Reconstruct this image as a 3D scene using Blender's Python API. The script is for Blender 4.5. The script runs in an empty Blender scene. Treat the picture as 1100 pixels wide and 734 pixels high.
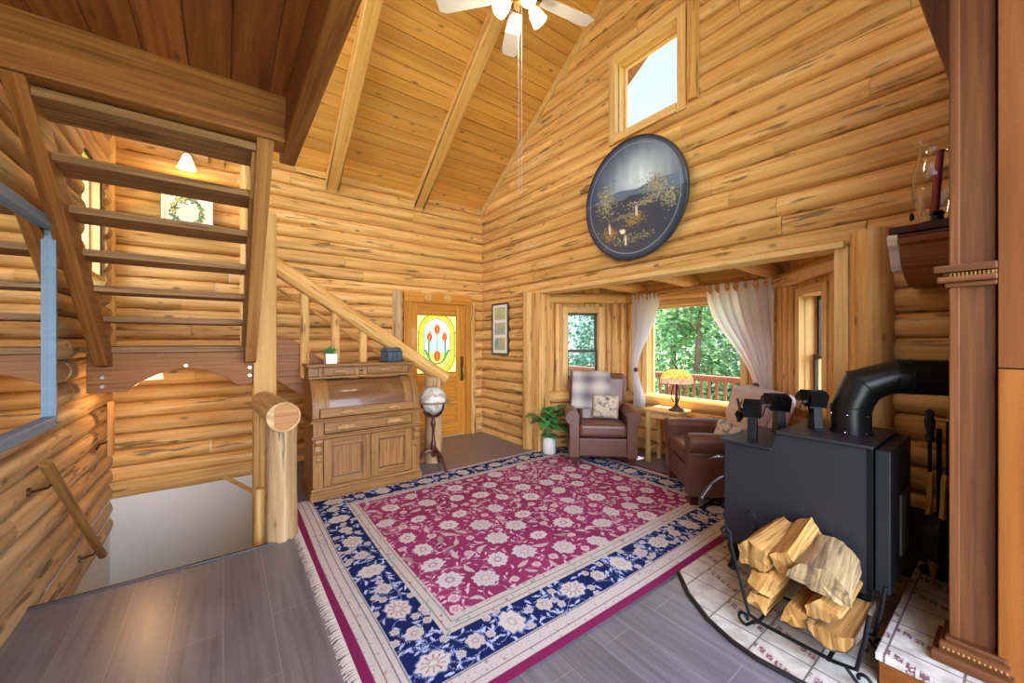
import bpy, bmesh, math, random
import numpy as np
from mathutils import Vector, Matrix, noise
random.seed(7)
C = bpy.context.scene.collection
PI = math.pi
def lin(r, g, b, a=1.0):
    f = lambda c: (c/255/12.92) if c/255 <= .04045 else ((c/255+.055)/1.055)**2.4
    return (f(r), f(g), f(b), a)
# ------------------------------------------------------------------ mesh builder
class MB:
    def __init__(s):
        s.v = []; s.f = []; s.uv = []; s.t = []; s.col = None
    def add(s, verts, faces, uvs=None, tone=None):
        o = len(s.v); t = random.random() if tone is None else tone
        s.v += [tuple(p) for p in verts]; s.t += [t]*len(verts)
        for i, f in enumerate(faces):
            s.f.append([a+o for a in f])
            s.uv.append(uvs[i] if uvs else None)
    def _auto(s, verts, faces, grain):
        ou, ov = random.uniform(0, 20), random.uniform(0, 20); out = []
        for f in faces:
            p = [Vector(verts[a]) for a in f]
            n = (p[1]-p[0]).cross(p[2]-p[1])
            ax = max(range(3), key=lambda k: abs(n[k]))
            rest = [k for k in range(3) if k != ax]
            if grain in rest:
                u = grain; v = [k for k in rest if k != grain][0]
            else: u, v = rest
            out.append([(q[u]+ou, q[v]+ov+ax*.37) for q in p])
        return out
    def box(s, x0, x1, y0, y1, z0, z1, grain=None, tone=None, M=None):
        v = [(x, y, z) for z in (z0, z1) for y in (y0, y1) for x in (x0, x1)]
        f = [(0,2,3,1),(4,5,7,6),(0,1,5,4),(2,6,7,3),(0,4,6,2),(1,3,7,5)]
        if grain is None: grain = max(range(3), key=lambda k: (x1-x0, y1-y0, z1-z0)[k])
        uv = s._auto(v, f, grain)
        if M is not None: v = [tuple(M @ Vector(p)) for p in v]
        s.add(v, f, uv, tone); return s
    def prism(s, poly, axis, a, b, grain=None, tone=None, M=None):
        """poly of 2d points in the plane normal to axis (order: xy->z, xz->y, yz->x)"""
        def P(p, c): return {0:(c,p[0],p[1]), 1:(p[0],c,p[1]), 2:(p[0],p[1],c)}[axis]
        n = len(poly); v = [P(p, a) for p in poly]+[P(p, b) for p in poly]
        f = [tuple(range(n)), tuple(range(2*n-1, n-1, -1))]+[(i, i+n, (i+1)%n+n, (i+1)%n) for i in range(n)]
        if grain is None: grain = axis
        uv = s._auto(v, f, grain)
        if M is not None: v = [tuple(M @ Vector(p)) for p in v]
        s.add(v, f, uv, tone); return s
    def tube(s, pts, rad, seg=10, cap=True, tone=None, rough=0., M=None, flat=None):
        pts = [Vector(p) for p in pts]; n = len(pts)
        if not isinstance(rad, (list, tuple)): rad = [rad]*n
        up = None; v = []; L = 0; ls = []
        ou, sd = random.uniform(0, 30), random.uniform(0, 50)
        for i, p in enumerate(pts):
            d = (pts[min(i+1, n-1)]-pts[max(i-1, 0)]).normalized()
            if up is None:
                up = Vector((0,0,1)) if abs(d.z) < .9 else Vector((1,0,0))
            a = d.cross(up) if i == 0 else a-d*a.dot(d)
            if a.length < 1e-4: a = d.orthogonal()
            a = a.normalized(); b = a.cross(d).normalized()
            if i: L += (pts[i]-pts[i-1]).length
            ls.append(L)
            for k in range(seg):
                t = 2*PI*k/seg; r = rad[i]
                if rough: r *= 1+rough*noise.noise(Vector((math.cos(t)*1.1+sd, math.sin(t)*1.1, L*2.2+sd)))
                w = 1 if flat is None else flat
                v.append(p+a*math.cos(t)*r+b*math.sin(t)*r*w)
        f = []; uv = []
        for i in range(n-1):
            for k in range(seg):
                k2 = (k+1) % seg
                f.append((i*seg+k, i*seg+k2, (i+1)*seg+k2, (i+1)*seg+k))
                q = rad[i]*2*PI/seg
                uv.append([(ls[i]+ou, k*q+sd), (ls[i]+ou, (k+1)*q+sd), (ls[i+1]+ou, (k+1)*q+sd), (ls[i+1]+ou, k*q+sd)])
        if cap:
            for base, i in ((0, 0), ((n-1)*seg, n-1)):
                ids = list(range(base, base+seg))
                if i == 0: ids = ids[::-1]
                f.append(tuple(ids)); uv.append([(ou+.01*math.cos(2*PI*k/seg), sd+rad[i]*math.sin(2*PI*k/seg)) for k in range(seg)])
        if M is not None: v = [M @ p for p in v]
        s.add(v, f, uv, tone); return s
    def log(s, p0, p1, r0, r1=None, seg=14, rough=.12, tone=None, bend=.0, step=.12):
        p0, p1 = Vector(p0), Vector(p1); r1 = r0 if r1 is None else r1
        n = max(3, int((p1-p0).length/step)+1); sd = random.uniform(0, 99)
        pts = []; rad = []
        for i in range(n):
            t = i/(n-1); w = Vector((noise.noise((t*2+sd, 0, 0)), noise.noise((t*2+sd, 9, 0)), noise.noise((t*2+sd, 0, 9))))*bend
            pts.append(p0.lerp(p1, t)+w); rad.append((r0+(r1-r0)*t)*(1+rough*.4*noise.noise((t*4+sd, 3, 1))))
        return s.tube(pts, rad, seg, True, tone, rough)
    def lathe(s, prof, seg=20, c=(0,0,0), tone=None, M=None, a0=0, a1=2*PI, rfun=None):
        full = abs(a1-a0-2*PI) < 1e-6; m = seg if full else seg+1; v = []
        for (r, z) in prof:
            for k in range(m):
                t = a0+(a1-a0)*k/seg; rr = r*(rfun(t) if rfun else 1)
                v.append((c[0]+rr*math.cos(t), c[1]+rr*math.sin(t), c[2]+z))
        f = []; uv = []
        for i in range(len(prof)-1):
            for k in range(seg):
                k2 = (k+1) % m
                f.append((i*m+k, i*m+k2, (i+1)*m+k2, (i+1)*m+k))
                uv.append([(prof[i][1], k*.05), (prof[i][1], (k+1)*.05), (prof[i+1][1], (k+1)*.05), (prof[i+1][1], k*.05)])
        if M is not None: v = [M @ Vector(p) for p in v]
        s.add(v, f, uv, tone); return s
    def grid(s, fn, nu, nv, tone=None, su=1., sv=1.):
        v = [fn(i/nu, j/nv) for j in range(nv+1) for i in range(nu+1)]; f = []; uv = []
        for j in range(nv):
            for i in range(nu):
                a = j*(nu+1)+i; f.append((a, a+1, a+nu+2, a+nu+1))
                uv.append([(i/nu*su, j/nv*sv), ((i+1)/nu*su, j/nv*sv), ((i+1)/nu*su, (j+1)/nv*sv), (i/nu*su, (j+1)/nv*sv)])
        s.add(v, f, uv, tone); return s
    def ball(s, c, rx, ry=None, rz=None, seg=14, rings=9, tone=None, lump=0.):
        ry = rx if ry is None else ry; rz = rx if rz is None else rz; sd = random.uniform(0, 50)
        def fn(u, w):
            t = 2*PI*u; p = -PI/2+PI*w
            d = Vector((math.cos(p)*math.cos(t), math.cos(p)*math.sin(t), math.sin(p)))
            k = 1+lump*noise.noise(d*1.7+Vector((sd, 0, 0)))
            return (c[0]+rx*d.x*k, c[1]+ry*d.y*k, c[2]+rz*d.z*k)
        return s.grid(fn, seg, rings, tone)
    def build(s, name, mat, parent=None, bevel=0., smooth=False, sub=0, solid=0., ang=40, weld=False):
        me = bpy.data.meshes.new(name); me.from_pydata(s.v, [], s.f)
        ul = me.uv_layers.new(name='UVMap')
        flat = []
        for i, f in enumerate(s.f):
            u = s.uv[i]
            if u is None:
                for a in f: flat += [s.v[a][0]+s.v[a][2]*.3, s.v[a][1]+s.v[a][2]*.7]
            else:
                for q in u: flat += [q[0], q[1]]
        ul.data.foreach_set('uv', flat)
        at = me.attributes.new('tone', 'FLOAT', 'POINT'); at.data.foreach_set('value', s.t)
        if s.col is not None:
            ca = me.attributes.new('Col', 'FLOAT_COLOR', 'POINT'); ca.data.foreach_set('color', s.col)
        me.materials.append(mat)
        bm = bmesh.new(); bm.from_mesh(me)
        if weld: bmesh.ops.remove_doubles(bm, verts=bm.verts, dist=1e-5)
        bmesh.ops.recalc_face_normals(bm, faces=bm.faces); bm.to_mesh(me); bm.free()
        if smooth:
            me.polygons.foreach_set('use_smooth', [True]*len(me.polygons)); me.set_sharp_from_angle(angle=math.radians(ang))
        me.update()
        o = bpy.data.objects.new(name, me); C.objects.link(o)
        if parent: o.parent = parent
        if solid:
            m = o.modifiers.new('thick', 'SOLIDIFY'); m.thickness = solid; m.offset = 0
        if bevel:
            m = o.modifiers.new('bevel', 'BEVEL'); m.width = bevel; m.segments = 2; m.limit_method = 'ANGLE'; m.angle_limit = math.radians(50)
        if sub:
            m = o.modifiers.new('sub', 'SUBSURF'); m.levels = sub; m.render_levels = sub
        return o
def colgrid(fnpos, colors, nu, nv, mb=None):
    """grid coloured per vertex; colors array (nv+1, nu+1, 3) linear"""
    mb = mb or MB(); mb.grid(fnpos, nu, nv)
    c = np.ones(((nv+1)*(nu+1), 4), dtype=np.float32); c[:, :3] = colors.reshape(-1, 3)
    mb.col = c.ravel(); return mb
def tag(o, label=None, cat=None, group=None, kind=None):
    if label: o['label'] = label
    if cat: o['category'] = cat
    if group: o['group'] = group
    if kind: o['kind'] = kind
    return o
def thing(name, label, cat, loc=(0,0,0), rz=0., group=None):
    o = bpy.data.objects.new(name, None); C.objects.link(o); o.empty_display_size = .1
    o.location = loc; o.rotation_euler = (0, 0, rz)
    return tag(o, label, cat, group)
def struct(o, label): return tag(o, label, kind='structure')
# ------------------------------------------------------------------ materials
def new_mat(name):
    m = bpy.data.materials.new(name); m.use_nodes = True; nt = m.node_tree
    return m, nt, nt.nodes['Principled BSDF'], nt.nodes, nt.links
def plain(name, col, rough=.5, metal=0., spec=.5, var=.0, nscale=20., bump=0., trans=0., coat=0.):
    m, nt, b, N, L = new_mat(name)
    b.inputs['Base Color'].default_value = col; b.inputs['Roughness'].default_value = rough
    b.inputs['Metallic'].default_value = metal; b.inputs['Specular IOR Level'].default_value = spec
    b.inputs['Transmission Weight'].default_value = trans; b.inputs['Coat Weight'].default_value = coat
    if var or bump:
        tc = N.new('ShaderNodeTexCoord'); nz = N.new('ShaderNodeTexNoise'); nz.inputs['Scale'].default_value = nscale; nz.inputs['Detail'].default_value = 4
        L.new(tc.outputs['Object'], nz.inputs['Vector'])
        if var:
            hs = N.new('ShaderNodeMix'); hs.data_type = 'RGBA'
            hs.inputs['A'].default_value = tuple(c*(1-var) for c in col[:3])+(1,); hs.inputs['B'].default_value = tuple(min(1, c*(1+var)) for c in col[:3])+(1,)
            L.new(nz.outputs['Fac'], hs.inputs['Factor']); L.new(hs.outputs['Result'], b.inputs['Base Color'])
        if bump:
            bp = N.new('ShaderNodeBump'); bp.inputs['Strength'].default_value = bump; bp.inputs['Distance'].default_value = .01
            L.new(nz.outputs['Fac'], bp.inputs['Height']); L.new(bp.outputs['Normal'], b.inputs['Normal'])
    return m
def ramp(N, stops):
    r = N.new('ShaderNodeValToRGB'); e = r.color_ramp.elements
    e[0].position, e[0].color = stops[0]; e[1].position, e[1].color = stops[-1]
    for p, c in stops[1:-1]:
        x = e.new(p); x.color = c
    return r
def wood(name, dark, mid, light, rough=.5, gu=1.6, gv=34., knots=.0, cracks=.0, tonevar=.35, bump=.25, spec=.4, coat=0., knotcol=None):
    """wood whose grain runs along u of the UV map (metres)"""
    m, nt, b, N, L = new_mat(name)
    uv = N.new('ShaderNodeUVMap'); at = N.new('ShaderNodeAttribute'); at.attribute_name = 'tone'
    def mapped(su, sv):
        mp = N.new('ShaderNodeMapping'); mp.inputs['Scale'].default_value = (su, sv, 1); L.new(uv.outputs['UV'], mp.inputs['Vector'])
        cmb = N.new('ShaderNodeVectorMath'); cmb.operation = 'ADD'; L.new(mp.outputs['Vector'], cmb.inputs[0])
        sc = N.new('ShaderNodeVectorMath'); sc.operation = 'SCALE'; sc.inputs[0].default_value = (7.3, 13.1, 31.7); L.new(at.outputs['Fac'], sc.inputs['Scale'])
        L.new(sc.outputs['Vector'], cmb.inputs[1]); return cmb.outputs['Vector']
    n1 = N.new('ShaderNodeTexNoise'); n1.inputs['Scale'].default_value = 1; n1.inputs['Detail'].default_value = 6; n1.inputs['Distortion'].default_value = .6
    L.new(mapped(gu, gv), n1.inputs['Vector'])
    r = ramp(N, [(.28, dark), (.5, mid), (.72, light)]); L.new(n1.outputs['Fac'], r.inputs['Fac'])
    out = r.outputs['Color']
    # slow tone drift along each piece, plus one tone per piece
    n2 = N.new('ShaderNodeTexNoise'); n2.inputs['Scale'].default_value = 1; n2.inputs['Detail'].default_value = 2; L.new(mapped(.9, 5.), n2.inputs['Vector'])
    ad = N.new('ShaderNodeMath'); ad.operation = 'ADD'; L.new(n2.outputs['Fac'], ad.inputs[0]); L.new(at.outputs['Fac'], ad.inputs[1])
    mr = N.new('ShaderNodeMapRange'); mr.inputs['From Min'].default_value = .3; mr.inputs['From Max'].default_value = 1.7
    mr.inputs['To Min'].default_value = 1-tonevar; mr.inputs['To Max'].default_value = 1+tonevar; L.new(ad.outputs[0], mr.inputs['Value'])
    mx = N.new('ShaderNodeMix'); mx.data_type = 'RGBA'; mx.blend_type = 'MULTIPLY'; mx.inputs['Factor'].default_value = 1
    L.new(out, mx.inputs['A']); L.new(mr.outputs['Result'], mx.inputs['B']); out = mx.outputs['Result']
    kc = knotcol or tuple(c*.28 for c in dark[:3])+(1,)
    def over(fac, col):
        nonlocal out
        k = N.new('ShaderNodeMix'); k.data_type = 'RGBA'; L.new(fac, k.inputs['Factor']); L.new(out, k.inputs['A']); k.inputs['B'].default_value = col; out = k.outputs['Result']
    if knots:
        vo = N.new('ShaderNodeTexVoronoi'); vo.inputs['Scale'].default_value = 1; L.new(mapped(3.4, 9.5), vo.inputs['Vector'])
        k = N.new('ShaderNodeMapRange'); k.inputs['From Min'].default_value = .05; k.inputs['From Max'].default_value = .17; k.inputs['To Min'].default_value = knots; k.inputs['To Max'].default_value = 0
        L.new(vo.outputs['Distance'], k.inputs['Value']); over(k.outputs['Result'], kc)
    if cracks:
        n3 = N.new('ShaderNodeTexNoise'); n3.inputs['Scale'].default_value = 1; n3.inputs['Detail'].default_value = 5; L.new(mapped(3.2, 40.), n3.inputs['Vector'])
        n4 = N.new('ShaderNodeTexNoise'); n4.inputs['Scale'].default_value = 1; L.new(mapped(1.3, 9.), n4.inputs['Vector'])
        k = N.new('ShaderNodeMath'); k.operation = 'MULTIPLY'; L.new(n3.outputs['Fac'], k.inputs[0]); L.new(n4.outputs['Fac'], k.inputs[1])
        q = N.new('ShaderNodeMapRange'); q.inputs['From Min'].default_value = .335; q.inputs['From Max'].default_value = .40; q.inputs['To Max'].default_value = cracks
        L.new(k.outputs[0], q.inputs['Value']); over(q.outputs['Result'], kc)
    L.new(out, b.inputs['Base Color']); b.inputs['Roughness'].default_value = rough; b.inputs['Specular IOR Level'].default_value = spec*.7; b.inputs['Coat Weight'].default_value = coat
    bp = N.new('ShaderNodeBump'); bp.inputs['Strength'].default_value = bump; bp.inputs['Distance'].default_value = .004
    L.new(n1.outputs['Fac'], bp.inputs['Height']); L.new(bp.outputs['Normal'], b.inputs['Normal'])
    return m
def colattr(name, rough=.6, spec=.3, bump=0., coat=0., trans=False):
    m, nt, b, N, L = new_mat(name)
    a = N.new('ShaderNodeAttribute'); a.attribute_name = 'Col'; L.new(a.outputs['Color'], b.inputs['Base Color'])
    b.inputs['Roughness'].default_value = rough; b.inputs['Specular IOR Level'].default_value = spec; b.inputs['Coat Weight'].default_value = coat
    if bump:
        tc = N.new('ShaderNodeTexCoord'); nz = N.new('ShaderNodeTexNoise'); nz.inputs['Scale'].default_value = 260; L.new(tc.outputs['Object'], nz.inputs['Vector'])
        bp = N.new('ShaderNodeBump'); bp.inputs['Strength'].default_value = bump; bp.inputs['Distance'].default_value = .004
        L.new(nz.outputs['Fac'], bp.inputs['Height']); L.new(bp.outputs['Normal'], b.inputs['Normal'])
    if trans:
        t = N.new('ShaderNodeBsdfTranslucent'); L.new(a.outputs['Color'], t.inputs['Color'])
        x = N.new('ShaderNodeMixShader'); x.inputs['Fac'].default_value = .8
        L.new(b.outputs[0], x.inputs[1]); L.new(t.outputs[0], x.inputs[2]); L.new(x.outputs[0], N['Material Output'].inputs['Surface'])
    return m
def emit(name, col, strength):
    m, nt, b, N, L = new_mat(name)
    b.inputs['Base Color'].default_value = col; b.inputs['Emission Color'].default_value = col; b.inputs['Emission Strength'].default_value = strength
    return m
M = {}
M['log'] = wood('honey log', lin(184,132,68), lin(215,164,94), lin(230,188,126), rough=.5, gu=1.1, gv=24., knots=.8, cracks=.8, tonevar=.16, bump=.3)
M['logpale'] = wood('pale peeled log', lin(150,116,78), lin(188,150,104), lin(208,176,132), rough=.55, gu=1.1, gv=22., knots=.75, cracks=.8, tonevar=.2, bump=.35)
M['board'] = wood('pine board', lin(202,144,66), lin(216,159,80), lin(226,174,98), rough=.45, gu=.7, gv=14., knots=.8, tonevar=.2, bump=.08)
M['beam'] = wood('fir beam', lin(198,148,76), lin(214,165,93), lin(224,180,112), rough=.5, gu=.8, gv=20., knots=.3, tonevar=.1, bump=.2)
M['darkbeam'] = wood('stained fir beam', lin(114,66,30), lin(145,88,43), lin(166,108,57), rough=.5, gv=46., cracks=.3, knots=.25, tonevar=.14, bump=.2)
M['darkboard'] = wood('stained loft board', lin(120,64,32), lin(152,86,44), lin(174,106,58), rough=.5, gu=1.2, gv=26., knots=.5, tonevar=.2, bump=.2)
M['tread'] = wood('weathered stair plank', lin(118,78,46), lin(150,106,66), lin(174,132,90), rough=.55, cracks=.6, tonevar=.15)
M['trim'] = wood('clear pine trim', lin(204,158,92), lin(220,178,112), lin(230,194,132), rough=.45, knots=.3, tonevar=.1, bump=.12)
M['door'] = wood('orange fir door', lin(176,108,34), lin(204,136,48), lin(216,154,64), rough=.35, gv=40., tonevar=.12, bump=.1, coat=.2)
M['stringer'] = wood('stair stringer fir', lin(146,94,48), lin(172,118,66), lin(192,142,86), rough=.5, gu=.8, gv=20., knots=.3, tonevar=.1)
M['pull'] = wood('carved pull wood', lin(146,102,58), lin(176,130,80), lin(194,150,100), tonevar=.05)
M['oak'] = wood('antique oak', lin(116,76,38), lin(144,100,54), lin(164,120,70), rough=.4, gu=2.4, gv=50., tonevar=.12, bump=.15)
M['walnut'] = wood('walnut roll front', lin(92,58,34), lin(120,80,50), lin(142,100,68), rough=.28, gu=3., gv=14., tonevar=.2, bump=.05, coat=.4)
M['mahogany'] = wood('dark mahogany', lin(60,28,22), lin(80,38,30), lin(96,50,38), rough=.3, bump=.1, coat=.3)
M['brownwood'] = wood('brown surround wood', lin(76,40,16), lin(98,55,25), lin(116,70,36), rough=.55, gu=1.4, gv=40., tonevar=.15, bump=.12)
M['orangewood'] = wood('orange fir panel', lin(108,58,18), lin(132,74,25), lin(148,90,36), rough=.4, gu=.8, gv=12., knots=.5, tonevar=.16, bump=.1)
M['splitwood'] = wood('split firewood', lin(140,94,44), lin(184,134,70), lin(212,168,104), rough=.9, gu=4., gv=60., cracks=.5, tonevar=.2, bump=1.)
M['weathered'] = wood('weathered firewood', lin(120,96,66), lin(156,128,90), lin(182,152,110), rough=.95, gu=4., gv=70., cracks=.6, tonevar=.1, bump=1.)
M['orangepanel'] = wood('brown orange fir panel', lin(98,54,22), lin(120,68,30), lin(138,84,40), rough=.4, gu=.8, gv=12., knots=.4, tonevar=.1, bump=.1)
M['bark'] = plain('bark', lin(96,76,58), .95, var=.5, nscale=40, bump=1.)
M['leather'] = plain('brown leather', lin(108,70,54), .34, var=.16, nscale=9, bump=.06, spec=.5)
M['sheenleather'] = plain('leather with painted sheen', lin(176,150,140), .4, var=.1, nscale=9)  # lighter copy of the leather, window sheen put into its colour
M['black'] = plain('black stove steel', lin(34,34,39), .48, var=.1, nscale=60, bump=.03, spec=.5)
M['iron'] = plain('wrought iron', lin(24,23,24), .45, metal=.6)
M['pipe'] = plain('black stove pipe', lin(36,36,38), .32, metal=.5)
M['brass'] = plain('aged brass', lin(120,96,56), .35, metal=1.)
M['dark'] = plain('blackened wood', lin(26,22,22), .5)
M['white'] = plain('white plaster', lin(226,222,212), .85, var=.03, nscale=4)
M['whiteglaze'] = plain('white glazed ceramic', lin(232,228,218), .3, bump=.15, nscale=60)
M['fanwhite'] = plain('whitewashed fan blade', lin(214,208,204), .5, var=.06, nscale=30)
M['shade'] = emit('lit frosted glass', lin(255,232,190), .8)
M['bluegrey'] = plain('blue grey painted frame', lin(118,138,160), .5, var=.18, nscale=30, bump=.1)
M['mirror'] = plain('mirror glass', (.86,.87,.88,1), .01, metal=1.)
M['darkframe'] = plain('dark window sash', lin(62,52,48), .4)
M['soil'] = plain('potting soil', lin(58,42,32), .95, bump=.8, nscale=80)
M['leaf'] = plain('fiddle leaf', lin(70,142,64), .35, var=.35, nscale=8)
M['succulent'] = plain('small plant leaf', lin(92,150,84), .5, var=.35, nscale=30)
M['steel'] = plain('dull steel', lin(110,110,112), .4, metal=1.)
M['chrome'] = plain('bright steel wire', lin(190,190,192), .25, metal=1.)
M['tie'] = plain('dark tieback knob', lin(70,50,36), .4)
M['red'] = plain('red candle wax', lin(140,30,46), .45)
M['yellowwood'] = plain('yellow lacquered wood', lin(206,160,60), .35)
M['blackleather'] = plain('black bellows leather', lin(28,24,24), .45)
M['tin'] = plain('blue grey tin', lin(84,104,116), .4, metal=.3, var=.3, nscale=30)
M['tindark'] = plain('dark tin bands', lin(50,54,58), .45, metal=.3)
M['outwood'] = plain('red brown deck stain', lin(132,78,62), .6, var=.1)
M['grout'] = plain('dark grout', lin(90,80,74), .9)
M['riser'] = M['orangewood']
M['fringe'] = plain('cream fringe', lin(222,212,200), .95, var=.12, nscale=150)
def curtain_mat():
    m, nt, b, N, L = new_mat('sheer white curtain'); b.inputs['Base Color'].default_value = lin(244,246,250); b.inputs['Roughness'].default_value = .9
    t = N.new('ShaderNodeBsdfTranslucent'); t.inputs['Color'].default_value = lin(246,250,255)
    x = N.new('ShaderNodeMixShader'); x.inputs['Fac'].default_value = .75; L.new(b.outputs[0], x.inputs[1]); L.new(t.outputs[0], x.inputs[2])
    L.new(x.outputs[0], N['Material Output'].inputs['Surface']); return m
M['curtain'] = curtain_mat()
def glass_mat(name, tint=(1,1,1,1), mixf=.12):
    m, nt, b, N, L = new_mat(name); N.remove(b)
    t = N.new('ShaderNodeBsdfTransparent'); t.inputs['Color'].default_value = tint
    g = N.new('ShaderNodeBsdfGlossy'); g.inputs['Roughness'].default_value = .02
    fr = N.new('ShaderNodeFresnel'); fr.inputs['IOR'].default_value = 1.45
    x = N.new('ShaderNodeMixShader'); ge = N.new('ShaderNodeNewGeometry'); iv = N.new('ShaderNodeMath'); iv.operation = 'SUBTRACT'; iv.inputs[0].default_value = 1; L.new(ge.outputs['Backfacing'], iv.inputs[1])
    ml = N.new('ShaderNodeMath'); ml.operation = 'MULTIPLY'; L.new(fr.outputs[0], ml.inputs[0]); L.new(iv.outputs[0], ml.inputs[1]); L.new(ml.outputs[0], x.inputs['Fac']); L.new(t.outputs[0], x.inputs[1]); L.new(g.outputs[0], x.inputs[2])
    L.new(x.outputs[0], N['Material Output'].inputs['Surface']); return m
M['glass'] = glass_mat('window glass')
def lamp_glass():
    m, nt, b, N, L = new_mat('clear lamp glass'); N.remove(b); t = N.new('ShaderNodeBsdfTransparent'); t.inputs['Color'].default_value = (.95,.95,.96,1)
    g = N.new('ShaderNodeBsdfGlossy'); g.inputs['Roughness'].default_value = .03; lw = N.new('ShaderNodeLayerWeight'); lw.inputs['Blend'].default_value = .28
    x = N.new('ShaderNodeMixShader'); L.new(lw.outputs['Facing'], x.inputs['Fac']); L.new(t.outputs[0], x.inputs[1]); L.new(g.outputs[0], x.inputs[2]); L.new(x.outputs[0], N['Material Output'].inputs['Surface']); return m
def foliage_mat(name, c1, c2):
    m, nt, b, N, L = new_mat(name); at = N.new('ShaderNodeAttribute'); at.attribute_name = 'tone'
    x = N.new('ShaderNodeMix'); x.data_type = 'RGBA'; x.inputs['A'].default_value = c1; x.inputs['B'].default_value = c2; L.new(at.outputs['Fac'], x.inputs['Factor'])
    L.new(x.outputs['Result'], b.inputs['Base Color']); b.inputs['Roughness'].default_value = .6
    t = N.new('ShaderNodeBsdfTranslucent'); L.new(x.outputs['Result'], t.inputs['Color'])
    k = N.new('ShaderNodeMixShader'); k.inputs['Fac'].default_value = .4; L.new(b.outputs[0], k.inputs[1]); L.new(t.outputs[0], k.inputs[2])
    L.new(k.outputs[0], N['Material Output'].inputs['Surface']); return m
M['fol1'] = foliage_mat('haze tinted leafy green', lin(70,116,66), lin(158,196,134)); M['fol2'] = foliage_mat('haze tinted blue green needles', lin(52,98,80), lin(138,184,160))  # crown colours lightened and blued to imitate haze
def plank_floor():
    m, nt, b, N, L = new_mat('dark plank tile floor')
    tc = N.new('ShaderNodeTexCoord'); sp = N.new('ShaderNodeSeparateXYZ'); L.new(tc.outputs['Object'], sp.inputs[0])
    cb = N.new('ShaderNodeCombineXYZ'); L.new(sp.outputs['Y'], cb.inputs['X']); L.new(sp.outputs['X'], cb.inputs['Y'])
    br = N.new('ShaderNodeTexBrick'); L.new(cb.outputs[0], br.inputs['Vector']); br.inputs['Scale'].default_value = 1
    br.inputs['Brick Width'].default_value = 1.22; br.inputs['Row Height'].default_value = .21; br.inputs['Mortar Size'].default_value = .0022; br.offset = .37
    br.inputs['Color1'].default_value = (0,0,0,1); br.inputs['Color2'].default_value = (1,1,1,1); br.inputs['Mortar'].default_value = (.5,.5,.5,1); br.inputs['Bias'].default_value = 0
    mp = N.new('ShaderNodeMapping'); mp.inputs['Scale'].default_value = (1.6, 30, 1); L.new(cb.outputs[0], mp.inputs['Vector'])
    nz = N.new('ShaderNodeTexNoise'); nz.inputs['Scale'].default_value = 1; nz.inputs['Detail'].default_value = 6; nz.inputs['Distortion'].default_value = .5; L.new(mp.outputs[0], nz.inputs['Vector'])
    n2 = N.new('ShaderNodeTexNoise'); n2.inputs['Scale'].default_value = 3.; L.new(tc.outputs['Object'], n2.inputs['Vector'])
    r = ramp(N, [(.25, lin(88,83,86)), (.5, lin(108,103,108)), (.78, lin(124,120,124))]); 
    a = N.new('ShaderNodeMath'); a.operation = 'MULTIPLY_ADD'; L.new(br.outputs['Color'], a.inputs[0]); a.inputs[1].default_value = .12; L.new(nz.outputs['Fac'], a.inputs[2])
    a2 = N.new('ShaderNodeMath'); a2.operation = 'MULTIPLY_ADD'; L.new(n2.outputs['Fac'], a2.inputs[0]); a2.inputs[1].default_value = .25; L.new(a.outputs[0], a2.inputs[2])
    a3 = N.new('ShaderNodeMath'); a3.operation = 'SUBTRACT'; L.new(a2.outputs[0], a3.inputs[0]); a3.inputs[1].default_value = .18; L.new(a3.outputs[0], r.inputs['Fac'])
    x = N.new('ShaderNodeMix'); x.data_type = 'RGBA'; L.new(br.outputs['Fac'], x.inputs['Factor']); L.new(r.outputs['Color'], x.inputs['A']); x.inputs['B'].default_value = lin(140,132,126)
    L.new(x.outputs['Result'], b.inputs['Base Color']); b.inputs['Specular IOR Level'].default_value = .7; b.inputs['Coat Weight'].default_value = .4; b.inputs['Coat Roughness'].default_value = .36
    rr = N.new('ShaderNodeMapRange'); rr.inputs['To Min'].default_value = .24; rr.inputs['To Max'].default_value = .42; L.new(nz.outputs['Fac'], rr.inputs['Value']); L.new(rr.outputs[0], b.inputs['Roughness'])
    bp = N.new('ShaderNodeBump'); bp.inputs['Strength'].default_value = .25; bp.inputs['Distance'].default_value = .002; bp.invert = True; L.new(br.outputs['Fac'], bp.inputs['Height']); L.new(bp.outputs[0], b.inputs['Normal'])
    return m
M['floor'] = plank_floor()
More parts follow.
